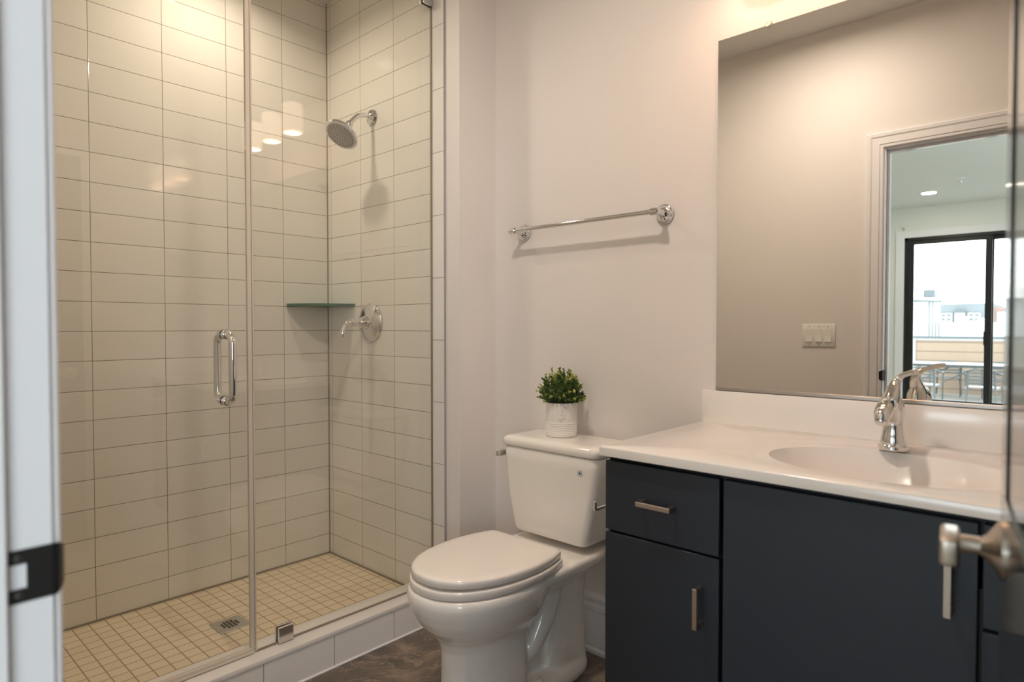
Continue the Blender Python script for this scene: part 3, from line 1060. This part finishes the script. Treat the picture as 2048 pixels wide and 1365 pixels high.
# S-shaped trapway on each side
for s in (-1, 1):
    add_tube(bm, [(TX + s * 0.030, 1.62, 0.32), (TX + s * 0.060, 1.575, 0.305), (TX + s * 0.068, 1.535, 0.255), (TX + s * 0.066, 1.500, 0.200), (TX + s * 0.060, 1.475, 0.16), (TX + s * 0.040, 1.45, 0.13)], [0.030, 0.036, 0.038, 0.036, 0.032, 0.03], 16)
    add_lathe(bm, [(0.075, 0), (0.07, 0.02), (0.05, 0.04), (0.0, 0.052)], (TX + s * 0.035, 1.63, 0.11), (s, 0, 0), 28)
bowl = obj('bowl', bm, M['porcelain'], to, True, 60)
rm = bowl.modifiers.new('remesh', 'REMESH')
rm.mode = 'VOXEL'
rm.voxel_size = 0.0045
rm.use_smooth_shade = True
sm = bowl.modifiers.new('smooth', 'SMOOTH')
sm.factor = 0.5
sm.iterations = 9
for s in (-1, 1):
    bm = mb()
    add_lathe(bm, [(0.013, 0.0), (0.014, 0.004), (0.012, 0.016), (0.008, 0.022), (0, 0.024)], (TX + s * 0.088, 1.49, 0.044), (0, 0, 1), 20)
    obj('bolt_cap', bm, M['seat'], to)


# tank: tapering downwards, rounded lower corners
def rrect(x0, x1, y0, y1, r, z, n=6):
    pts = []
    for cx_, cy_, a0 in ((x1 - r, y0 + r, -pi / 2), (x1 - r, y1 - r, 0), (x0 + r, y1 - r, pi / 2), (x0 + r, y0 + r, pi)):
        for k in range(n + 1):
            a_ = a0 + k / n * pi / 2
            pts.append((cx_ + r * cos(a_), cy_ + r * sin(a_), z))
    return pts


bm = mb()
TYF, TYB = 1.630, 1.832
Lr = [(0.448, 0.140, 0.020), (0.4505, 0.150, 0.012), (0.458, 0.1585, 0.005), (0.470, 0.163, 0.002), (0.52, 0.1735, 0.001), (0.58, 0.185, 0.0), (0.64, 0.1945, 0.0), (0.70, 0.201, 0.0), (0.738, 0.203, 0.0), (0.742, 0.200, 0.003)]
add_loft(bm, [rrect(TX - h, TX + h, TYF + i_, TYB - i_ * 0.5, 0.028, z) for z, h, i_ in Lr])
tank = obj('tank', bm, M['porcelain'], to, True, 50)
bm = mb()
Ll = [(0.744, 0.200, 0.004), (0.7465, 0.206, -0.003), (0.751, 0.209, -0.006), (0.764, 0.209, -0.006), (0.772, 0.206, -0.003), (0.7775, 0.199, 0.004), (0.7800, 0.186, 0.017), (0.7805, 0.165, 0.035)]
add_loft(bm, [rrect(TX - h, TX + h, TYF + i_, TYB + 0.004 - max(0, i_ + 0.006) * 0.6, 0.028, z) for z, h, i_ in Ll])
obj('tank_lid', bm, M['porcelain'], to, True, 50)
bm = mb()
add_lathe(bm, [(0.012, 0), (0.013, 0.003), (0.010, 0.010), (0.006, 0.013)], (TX - 0.201, TYF + 0.045, 0.715), (-1, 0, 0), 18)
add_box(bm, TX - 0.226, TX - 0.212, TYF - 0.012, TYF + 0.058, 0.700, 0.722, 0.004, 2)
obj('flush_lever', bm, M['chrome'], to)
# round water-saving mark on the tank front: pale disc, ring of tiny blue ticks, drop
bm = mb()
mk = Vector((-1.2025, TYF - 0.0004, 0.694))
add_lathe(bm, [(0.0105, 0), (0.0105, 0.0006)], mk, (0, -1, 0), 32)
stk = obj('round_mark', bm, M['sticker'], tank)
bm = mb()
for k in range(22):
    t = 2 * pi * k / 22
    if k in (5, 16):
        continue
    q = mk + Vector((cos(t) * 0.0086, -0.0009, sin(t) * 0.0086))
    add_box(bm, -0.0007, 0.0007, -0.0002, 0.0002, -0.0011, 0.0011, mat=Matrix.Translation(q) @ Matrix.Rotation(-t + pi / 2, 4, 'Y'))
obj('mark_lettering', bm, M['ink_grey'], stk, False)
bm = mb()
dp = []
for k in range(20):
    t = 2 * pi * k / 20
    r_ = 0.0038
    x_, z_ = r_ * sin(t) * (1 - 0.0 * cos(t)), -r_ * cos(t)
    if z_ > 0:
        x_ *= max(0.0, 1 - (z_ / r_) ** 1.2)
        z_ *= 1.75
    dp.append((mk.x + x_, mk.y - 0.0008, mk.z - 0.0008 + z_))
add_loft(bm, [dp, [(x_, y_ - 0.0003, z_) for x_, y_, z_ in dp]])
obj('drop_mark', bm, M['ink'], stk, False)

# ---------------------------------------------------------------- toilet paper holder on the cabinet side
bm = mb()
add_lathe(bm, [(0.022, 0), (0.022, 0.004), (0.018, 0.008), (0.009, 0.012)], (CX0, 1.50, 0.684), (-1, 0, 0), 24)
tp = obj('paper_holder', bm, M['chrome'], vc)
tp['label'] = 'chrome hook-end paper holder fixed to the cabinet side'
bm = mb()
add_tube(bm, [(CX0 - 0.008, 1.50, 0.684), (CX0 - 0.055, 1.50, 0.684), (CX0 - 0.069, 1.497, 0.684), (CX0 - 0.073, 1.485, 0.684), (CX0 - 0.073, 1.370, 0.684), (CX0 - 0.073, 1.361, 0.6865), (CX0 - 0.073, 1.358, 0.694), (CX0 - 0.073, 1.357, 0.706)], 0.0046, 12)
obj('holder_arm', bm, M['chrome'], tp)

# ---------------------------------------------------------------- potted plant on the tank lid
PX, PY, PZ = -1.372, 1.748, 0.7806
PR, PH = 0.0555, 0.119
pp = thing('potted_plant', 'small bushy green plant in a white pot on the tank lid', 'plant', (PX, PY, PZ))
bm = mb()
prof = [(PR - 0.006, 0), (PR - 0.002, 0.002), (PR - 0.0005, 0.006)]
h = 0.010
while h < 0.050:
    prof += [(PR, h), (PR + 0.0005, h + 0.002), (PR - 0.0004, h + 0.004)]
    h += 0.006
prof += [(PR, 0.056), (PR, PH - 0.004), (PR - 0.001, PH - 0.001), (PR - 0.003, PH), (PR - 0.0055, PH - 0.002), (PR - 0.0055, PH - 0.02), (0, PH - 0.02)]
add_lathe(bm, prof, (PX, PY, PZ), (0, 0, 1), 48)
pot = obj('pot', bm, M['pot'], pp)
# small embossed scribble mark on the pot front
bm = mb()
ang = math.atan2(-PY, -PX)
for du, dz0, L_, rot in ((-0.004, 0.064, 0.010, 0.6), (0.002, 0.064, 0.010, -0.6), (-0.004, 0.057, 0.009, 0.5), (0.002, 0.057, 0.009, -0.5), (0.010, 0.067, 0.006, -0.2), (0.000, 0.078, 0.005, 0.3), (0.009, 0.075, 0.005, 0.4)):
    a2 = ang + du / PR
    P_ = Vector((PX + (PR + 0.0001) * cos(a2), PY + (PR + 0.0001) * sin(a2), PZ + dz0))
    R_ = Matrix.Translation(P_) @ Matrix.Rotation(a2 + pi / 2, 4, 'Z') @ Matrix.Rotation(rot, 4, 'Y')
    add_box(bm, -L_ / 2, L_ / 2, -0.0004, 0.0004, -0.0005, 0.0005, mat=R_)
obj('embossed_mark', bm, M['ink_grey'], pot, False)
bm = mb()
add_lathe(bm, [(0.049, 0.0), (0.045, 0.004), (0, 0.006)], (PX, PY, PZ + PH - 0.018), (0, 0, 1), 24)
obj('soil', bm, M['soil'], pp)
bl, bn, bs = mb(), mb(), mb()


def leaf_at(bm_, p, d, size):
    d = d.normalized()
    t = Vector((random.uniform(-1, 1), random.uniform(-1, 1), random.uniform(-1, 1)))
    s_ = d.cross(t)
    if s_.length < 1e-3:
        return
    s_.normalize()
    nrm = s_.cross(d)
    w = size * 0.33
    a0 = bm_.verts.new(p)
    b0 = bm_.verts.new(p + d * size * 0.45 + s_ * w + nrm * size * 0.06)
    c0_ = bm_.verts.new(p + d * size + nrm * size * -0.05)
    d0_ = bm_.verts.new(p + d * size * 0.45 - s_ * w + nrm * size * 0.06)
    m0 = bm_.verts.new(p + d * size * 0.5 - nrm * size * 0.06)
    for f in ((a0, m0, b0), (b0, m0, c0_), (c0_, m0, d0_), (d0_, m0, a0)):
        bm_.faces.new(f)


for k in range(210):
    u_ = random.random()
    th = random.uniform(0, 2 * pi)
    el = math.acos(1 - u_ * 1.05)           # from straight up to slightly below level
    d = Vector((sin(el) * cos(th), sin(el) * sin(th), cos(el)))
    Rr = random.uniform(0.085, 0.104) if k < 160 else random.uniform(0.04, 0.08)
    base = Vector((PX + d.x * 0.025, PY + d.y * 0.025, PZ + PH - 0.012))
    tipp = Vector((PX + d.x * Rr * 0.82, PY + d.y * Rr * 0.82, PZ + PH + 0.006 + max(d.z, 0.03) * Rr * 1.08 + random.uniform(-0.006, 0.012)))
    if tipp.y > YW - 0.014:
        tipp.y = YW - 0.014
    add_tube(bs, [base, (base + tipp) / 2 + Vector((0, 0, 0.008)), tipp], 0.0008, 4, 2)
    ax = (tipp - base).normalized()
    nl = 8
    pale = random.random() < 0.55
    for j in range(nl):
        f = 0.50 + 0.5 * j / (nl - 1)
        p = base.lerp(tipp, f) + Vector((0, 0, 0.008 * 4 * f * (1 - f)))
        for q in range(2):
            side = Vector((random.uniform(-1, 1), random.uniform(-1, 1), random.uniform(-0.6, 1)))
            dd = ax * (0.35 + 0.5 * (f > 0.9)) + side * 0.75
            tgt = bn if (pale and f > 0.86 and d.z > -0.1) else bl
            leaf_at(tgt, p, dd, random.uniform(0.008, 0.0135))
obj('stems', bs, M['stem'], pp)['kind'] = 'stuff'
obj('leaves', bl, M['leaf'], pp, False)['kind'] = 'stuff'
o = obj('new_leaves', bn, M['leaf_new'], pp, False)
o['kind'] = 'stuff'
o['label'] = 'pale yellow-green new leaves'

# ---------------------------------------------------------------- vanity light (its shades reflect in the shower glass)
VLX = -0.522
vl = thing('vanity_light', 'wall light with three glowing cylinder shades, reflected in the shower glass', 'wall light', (VLX, YW, 2.37))
bm = mb()
add_box(bm, VLX - 0.30, VLX + 0.30, YW - 0.022, YW - 0.0005, 2.395, 2.445, 0.004, 2)
obj('backplate', bm, M['nickel'], vl)
LY = 1.700
for i in (-1, 0, 1):
    x_ = VLX + i * 0.231
    bm = mb()
    add_tube(bm, [(x_, YW - 0.02, 2.42), (x_, YW - 0.09, 2.42), (x_, LY + 0.008, 2.415), (x_, LY, 2.40), (x_, LY, 2.345)], 0.008, 12, 4)
    add_lathe(bm, [(0.022, 0), (0.024, 0.004), (0.016, 0.012)], (x_, LY, 2.341), (0, 0, 1), 20)
    obj('arm', bm, M['nickel'], vl)
    bm = mb()
    add_lathe(bm, [(0.018, 2.341), (0.049, 2.340), (0.051, 2.336), (0.051, 2.194), (0.0495, 2.192), (0.048, 2.194), (0.048, 2.334), (0.018, 2.338)], (x_, LY, 0), (0, 0, 1), 36, cap0=False, cap1=False)
    shd = obj('lamp_shade', bm, M['shade'], vl)
    bm = mb()
    add_lathe(bm, [(0.012, 2.335), (0.014, 2.30), (0.028, 2.26), (0.030, 2.235), (0.022, 2.212), (0, 2.203)], (x_, LY, 0), (0, 0, 1), 20)
    obj('bulb', bm, M['bulb'], shd)
    area_light('bulb_light', (x_, LY, 2.188), 0.085, 0.25, (1.0, 0.78, 0.58))


# ---------------------------------------------------------------- recessed lights, the mid-bathroom one added as fill
def downlight(label, x, y, z, r, lensm, watts, color, group=None, spread=pi):
    t_ = thing('recessed_light', label, 'ceiling light', (x, y, z), group)
    bm_ = mb()
    add_lathe(bm_, [(r + 0.016, 0), (r + 0.016, -0.003), (r, -0.006), (r - 0.003, -0.003), (r - 0.003, 0.0)], (x, y, z), (0, 0, 1), 36, False, False)
    obj('trim_ring', bm_, M['trim'], t_)
    bm_ = mb()
    add_lathe(bm_, [(r - 0.002, -0.002), (0, -0.002)], (x, y, z), (0, 0, 1), 36, False, False)
    obj('lens', bm_, lensm, t_)
    area_light('downlight', (x, y, z - 0.008), r * 1.8, watts, color, spread=spread)


downlight('recessed ceiling light over the shower, above the frame', -2.37, 1.05, CEIL, 0.065, M['lens'], 6.0, (1.0, 0.86, 0.69), spread=radians(150))
downlight('added fill light in the middle of the bathroom ceiling, above the frame', -1.00, 0.76, CEIL, 0.065, M['lens'], 14.0, (1.0, 0.86, 0.73), spread=radians(172))  # unseen lamp added to flatten the contrast of the bathroom lighting

# ---------------------------------------------------------------- switch plate by the door
sx, sz = -1.062, 1.117
sw = thing('light_switch', 'white three-gang rocker switch plate reflected in the mirror', 'light switch', (sx, YD, sz))
bm = mb()
add_box(bm, sx - 0.082, sx + 0.082, YD + 0.0002, YD + 0.006, sz - 0.059, sz + 0.059, 0.003, 2)
plt = obj('wall_plate', bm, M['switch'], sw)
for i in (-1, 0, 1):
    bm = mb()
    xc = sx + i * 0.046
    add_loft(bm, [[(xc - 0.0165, YD + 0.0055, z_), (xc + 0.0165, YD + 0.0055, z_), (xc + 0.0165, YD + d_, z_), (xc - 0.0165, YD + d_, z_)] for z_, d_ in ((sz - 0.033, 0.0105), (sz - 0.001, 0.0075), (sz + 0.033, 0.0068))])
    obj('rocker', bm, M['switch'], sw, False)
for i in (-1, 0, 1):
    for s in (-1, 1):
        bm = mb()
        add_lathe(bm, [(0.003, 0), (0.0026, 0.0012), (0, 0.0013)], (sx + i * 0.046, YD + 0.006, sz + s * 0.048), (0, 1, 0), 10)
        obj('screw', bm, M['nickel'], plt)

# ---------------------------------------------------------------- bedroom behind the camera (seen in the mirror)
BX0, BX1, BY0, BY1 = -4.2, 2.2, -6.0, YD - T
BC = 2.71
struct('floor_bedroom', add_box(mb(), BX0, BX1, BY0, BY1, -0.08, 0.0), M['carpet'], 'bedroom floor behind the doorway', 'floor')
struct('ceiling_bedroom', add_box(mb(), BX0, BX1, BY0 - 0.15, BY1, BC, BC + 0.1), M['ceil_bed'], 'pale bedroom ceiling reflected in the mirror', 'ceiling')
struct('wall_bedroom_left', add_box(mb(), BX0 - 0.1, BX0, BY0, BY1, -0.08, BC), M['paint_cool'], 'bedroom side wall left of the sliding door', 'wall')
bm = mb()
add_box(bm, BX1, BX1 + 0.1, BY0, -3.4, -0.08, BC)
add_box(bm, BX1, BX1 + 0.1, -0.6, BY1, -0.08, BC)
add_box(bm, BX1, BX1 + 0.1, -3.4, -0.6, -0.08, 1.0)
add_box(bm, BX1, BX1 + 0.1, -3.4, -0.6, 2.5, BC)
struct('wall_bedroom_right', bm, M['paint_cool'], 'bedroom side wall with an opening for the added window', 'wall')
bm = mb()
for y0, y1, z0, z1 in ((-3.4, -3.34, 1.0, 2.5), (-0.66, -0.6, 1.0, 2.5), (-3.34, -0.66, 1.0, 1.06), (-3.34, -0.66, 2.44, 2.5), (-2.03, -1.97, 1.06, 2.44)):
    add_box(bm, BX1 + 0.03, BX1 + 0.08, y0, y1, z0, z1)
w1 = struct('added_window', bm, M['blackframe'], 'wide black framed bedroom window outside the view, added for daylight', 'window')  # unseen window added to bring cool daylight onto the door jamb
bm = mb()
add_box(bm, BX1 + 0.05, BX1 + 0.055, -3.35, -0.65, 1.05, 2.45)
obj('glass_pane', bm, M['pane'], w1, False)
bm = mb()
add_box(bm, BX0, XB - 0.1, BY1, BY1 + T, -0.08, BC)
add_box(bm, XRIGHT + 0.1, BX1, BY1, BY1 + T, -0.08, BC)
struct('wall_bedroom_near', bm, M['paint_cool'], 'bedroom wall either side of the bathroom', 'wall')
SX0, SX1, SZ0, SZ1 = -1.852, -0.015, 0.06, 2.325
bm = mb()
add_box(bm, BX0, SX0, BY0 - 0.15, BY0, -0.08, BC)
add_box(bm, SX1, BX1, BY0 - 0.15, BY0, -0.08, BC)
add_box(bm, SX0, SX1, BY0 - 0.15, BY0, SZ1, BC)
add_box(bm, SX0, SX1, BY0 - 0.15, BY0, -0.08, SZ0)
struct('wall_bedroom_far', bm, M['paint_cool'], 'bedroom wall around the black sliding door', 'wall')
bm = mb()
add_box(bm, SX0 - 0.10, SX0 - 0.002, BY0, BY0 + 0.018, 0, SZ1 + 0.09)
add_box(bm, SX1 + 0.002, SX1 + 0.10, BY0, BY0 + 0.018, 0, SZ1 + 0.09)
add_box(bm, SX0 - 0.002, SX1 + 0.002, BY0, BY0 + 0.018, SZ1 + 0.002, SZ1 + 0.09)
struct('trim_9', bm, M['trim'], 'flat white casing around the black sliding door', 'door casing')

sl = thing('door_2', 'black framed sliding glass door reflected in the mirror', 'sliding door', ((SX0 + SX1) / 2, BY0, 0))
sl['kind'] = 'structure'
F = M['blackframe']
bm = mb()
add_box(bm, SX0, SX0 + 0.035, BY0 - 0.11, BY0 + 0.004, SZ0, SZ1)
add_box(bm, SX1 - 0.035, SX1, BY0 - 0.11, BY0 + 0.004, SZ0, SZ1)
add_box(bm, SX0, SX1, BY0 - 0.11, BY0 + 0.004, SZ1 - 0.035, SZ1)
add_box(bm, SX0, SX1, BY0 - 0.11, BY0 + 0.004, SZ0, SZ0 + 0.045)
obj('outer_frame', bm, F, sl, False)


def sash(name, x0, x1, yb, sw_):
    bm_ = mb()
    z0, z1 = SZ0 + 0.045, SZ1 - 0.035
    add_box(bm_, x0, x0 + sw_, yb - 0.035, yb, z0, z1)
    add_box(bm_, x1 - sw_, x1, yb - 0.035, yb, z0, z1)
    add_box(bm_, x0 + sw_, x1 - sw_, yb - 0.035, yb, z1 - 0.055, z1)
    add_box(bm_, x0 + sw_, x1 - sw_, yb - 0.035, yb, z0, z0 + 0.115)
    s_ = obj(name, bm_, F, sl, False)
    bm_ = mb()
    add_box(bm_, x0 + sw_, x1 - sw_, yb - 0.020, yb - 0.014, z0 + 0.115, z1 - 0.055)
    obj('glass_pane', bm_, M['pane'], s_, False)
    return s_


s1 = sash('sliding_panel', SX0 + 0.035, -0.925, BY0 - 0.012, 0.068)
s2 = sash('fixed_panel', -0.965, SX1 - 0.035, BY0 - 0.060, 0.055)
bm = mb()
add_box(bm, -1.000, -0.985, BY0 - 0.012, BY0 + 0.016, 0.93, 1.10, 0.003, 1)
obj('latch_handle', bm, F, s1)
hk = thing('wall_hook', 'tiny dark hook on the bedroom wall above the sliding door', 'hook', (-1.862, BY0, 2.45))
bm = mb()
add_lathe(bm, [(0.012, 0), (0.012, 0.004), (0.005, 0.006), (0.005, 0.03)], (-1.862, BY0, 2.448), (0, 1, 0), 14)
obj('hook_base', bm, M['nickel'], hk)
bm = mb()
add_tube(bm, [(-1.862, BY0 + 0.028, 2.448), (-1.862, BY0 + 0.036, 2.462), (-1.862, BY0 + 0.036, 2.490)], 0.005, 8)
obj('hook_tip', bm, M['nickel'], hk)

downlight('lit recessed light in the bedroom ceiling, seen in the mirror', -1.425, -4.98, BC, 0.078, M['lens_cool'], 10.0, (1.0, 0.93, 0.82))
sk = thing('fire_sprinkler', 'small white sprinkler on the bedroom ceiling, seen in the mirror', 'sprinkler', (-1.04, -4.37, BC))
bm = mb()
add_lathe(bm, [(0.034, 0), (0.033, -0.004), (0.018, -0.008), (0.009, -0.010)], (-1.04, -4.37, BC), (0, 0, 1), 24)
obj('escutcheon', bm, M['trim'], sk)
bm = mb()
add_lathe(bm, [(0.008, -0.006), (0.007, -0.030), (0.004, -0.040), (0.014, -0.043), (0.014, -0.046), (0, -0.047)], (-1.04, -4.37, BC), (0, 0, 1), 14)
obj('deflector', bm, M['chrome_dull'], sk)

# ---------------------------------------------------------------- terrace
TF = -0.40
struct('floor_terrace', add_box(mb(), -8, 6, -14.0, -6.15, TF - 0.1, TF), M['deck'], 'pale terrace paving outside the sliding door', 'floor')
bm = mb()
add_box(bm, -8, 6, -14.15, -14.0, TF - 0.1, 0.845)
struct('wall_terrace', bm, M['siding'], 'tan board parapet at the edge of the terrace', 'wall')
bm = mb()
add_box(bm, -8, 6, -14.20, -13.96, 0.885, 0.935)
struct('trim_10', bm, M['capstone'], 'grey cap along the top of the terrace parapet', 'parapet cap')
bm = mb()
add_box(bm, -8, 6, -14.16, -13.985, 0.838, 0.885)
add_box(bm, -3.26, -3.13, -14.0, -13.975, TF, 0.838)
struct('trim_11', bm, M['bldg_white'], 'white trim board under the parapet cap', 'trim')

tabl = thing('patio_table', 'long pale-topped metal table on the terrace', 'table', (-1.6, -12.6, TF))
TT = 0.375
bm = mb()
add_box(bm, -3.0, -0.2, -13.25, -12.15, TT - 0.02, TT, 0.004, 1)
obj('tabletop', bm, M['table_top'], tabl)
bm = mb()
add_box(bm, -2.95, -0.25, -12.22, -12.19, TT - 0.065, TT - 0.021)
add_box(bm, -2.95, -0.25, -13.21, -13.18, TT - 0.065, TT - 0.021)
add_tube(bm, [(-2.2, -12.3, TT - 0.06), (-2.75, -12.3, TF + 0.40)], 0.014, 8, smooth=False)
add_tube(bm, [(-1.75, -12.3, TT - 0.06), (-2.30, -12.3, TF + 0.40)], 0.014, 8, smooth=False)
add_tube(bm, [(-1.0, -12.3, TT - 0.06), (-0.45, -12.3, TF + 0.40)], 0.014, 8, smooth=False)
obj('frame', bm, M['chair_metal'], tabl)
for x_ in (-2.9, -0.3):
    for y_ in (-13.15, -12.25):
        bm = mb()
        add_box(bm, x_ - 0.022, x_ + 0.022, y_ - 0.022, y_ + 0.022, TF, TT - 0.02)
        obj('leg', bm, M['chair_metal'], tabl)


def patio_chair(label, x, y, rz):
    """slatted metal armchair, back towards +y"""
    c = thing('patio_chair', label, 'chair', (x, y, TF), 'patio chairs round the terrace table', rz)
    cm = M['chair_metal']

    def t_(name, pts, r=0.013, smooth=True):
        bm_ = mb()
        add_tube(bm_, pts, r, 8, 4, smooth)
        return obj(name, bm_, cm, c, local=True)
    # back frame and arms: one bent hoop round the back
    bm_ = mb()
    add_tube(bm_, [(-0.29, -0.22, 0.66), (-0.305, 0.02, 0.67), (-0.27, 0.19, 0.70), (-0.16, 0.26, 0.755), (0, 0.275, 0.770), (0.16, 0.26, 0.755), (0.27, 0.19, 0.70), (0.305, 0.02, 0.67), (0.29, -0.22, 0.66)], 0.016, 8, 4)
    obj('arm_hoop', bm_, cm, c, local=True)
    for s in (-1, 1):
        t_('leg', [(s * 0.29, -0.22, 0.66), (s * 0.285, -0.235, 0.44), (s * 0.28, -0.24, 0.0)], 0.015)
        t_('leg', [(s * 0.20, 0.235, 0.755), (s * 0.21, 0.20, 0.44), (s * 0.235, 0.27, 0.0)], 0.017)
    bm_ = mb()
    for k in range(4):
        z_ = 0.49 + k * 0.063
        add_box(bm_, -0.20, 0.20, 0.205 + k * 0.008, 0.217 + k * 0.008, z_, z_ + 0.034)
    obj('back_slats', bm_, cm, c, local=True)
    bm_ = mb()
    for k in range(7):
        y_ = -0.23 + k * 0.064
        add_box(bm_, -0.24, 0.24, y_, y_ + 0.048, 0.418, 0.432)
    add_box(bm_, -0.25, -0.225, -0.24, 0.21, 0.395, 0.430)
    add_box(bm_, 0.225, 0.25, -0.24, 0.21, 0.395, 0.430)
    obj('seat', bm_, M['table_top'], c, local=True)
    return c


ch = patio_chair('grey slatted patio armchair just left of the sliding door stile', -1.51, -10.95, 0)
for lab, x_, y_, rz in (('grey slatted patio armchair reflected behind the faucet lever', -2.45, -10.95, 0),
                        ('patio chair across the table, its top bow above the middle of the table', -2.42, -13.45, pi),
                        ('patio chair across the table, its top bow at the right edge', -1.47, -13.45, pi)):
    c = copy_tree(ch)
    c['label'] = lab
    c.location = (x_, y_, TF)
    c.rotation_euler = (0, 0, rz)

# ---------------------------------------------------------------- houses far beyond the terrace
bd = thing('apartment_building', 'grey apartment block far beyond the terrace parapet', 'building', (-4, -62, -12))
bm = mb()
add_box(bm, -9.6, -6.0, -68, -60, -12, 3.05)
obj('facade', bm, M['bldg_grey'], bd, False)
for x_ in (-9.1, -7.2):
    bm = mb()
    add_box(bm, x_ - 0.42, x_ + 0.42, -60.0, -59.9, 1.55, 2.25)
    w_ = obj('window', bm, M['bldg_white'], bd, False)
    for i in (-1, 1):
        for z_ in (1.62, 1.97):
            bm = mb()
            add_box(bm, x_ + i * 0.19 - 0.13, x_ + i * 0.19 + 0.13, -59.9, -59.88, z_, z_ + 0.22)
            obj('pane', bm, M['bldg_glass'], w_, False)
bm = mb()
add_box(bm, -8.6, -7.7, -60.0, -59.3, 1.35, 1.42)
cn = mb()
add_box(cn, -8.6, -7.7, -60.0, -59.5, 2.30, 2.38)
obj('canopy', cn, M['bldg_glass'], bd, False)
bl_ = obj('balcony', bm, M['bldg_glass'], bd, False)
bm = mb()
add_box(bm, -8.5, -7.8, -60.0, -59.85, 1.42, 2.28)
obj('balcony_door', bm, M['bldg_white'], bl_, False)
br_ = thing('brick_building', 'pale red brick house right of the grey block, far off', 'building', (-4.4, -62, -12))
bm = mb()
add_box(bm, -5.95, -3.0, -68, -60.2, -12, 2.7)
obj('facade', bm, M['bldg_red'], br_, False)
for x_ in (-5.4, -4.4):
    bm = mb()
    add_box(bm, x_ - 0.3, x_ + 0.3, -60.2, -60.1, 1.5, 2.3)
    obj('window', bm, M['bldg_white'], br_, False)
wb = thing('white_house', 'white house with roof lines and thin columns beyond the parapet', 'building', (-6, -22, -8))
bm = mb()
add_box(bm, -9.0, -3.85, -21.0, -20, -8, 1.95)
obj('facade', bm, M['bldg_white'], wb, False)
bm = mb()
add_loft(bm, [[(-9.0, y_, 2.22), (-3.45, y_, 1.98), (-3.45, y_, 1.94), (-9.0, y_, 2.17)] for y_ in (-21.2, -19.6)])
obj('roof_edge', bm, M['bldg_grey'], wb, False)
bm = mb()
add_box(bm, -4.06, -3.75, -20.9, -20.3, 2.10, 2.34)
obj('roof_vent', bm, M['bldg_grey'], wb, False)
for k in range(4):
    bm = mb()
    add_box(bm, -3.84 + k * 0.085, -3.80 + k * 0.085, -20.0, -19.94, -8, 1.95)
    obj('column', bm, M['bldg_glass'], wb, False)
wr = thing('flat_roof_house', 'low white flat-roofed house just beyond the parapet', 'building', (-1.5, -32, -8))
bm = mb()
add_box(bm, -12.0, 6.0, -40, -30, -8, 1.33)
obj('facade', bm, M['bldg_white'], wr, False)
bm = mb()
add_box(bm, -4.5, -4.2, -31.5, -30.5, 1.33, 1.60)
add_box(bm, -3.75, -3.4, -31.5, -30.5, 1.33, 1.52)
obj('roof_box', bm, M['bldg_white'], wr, False)
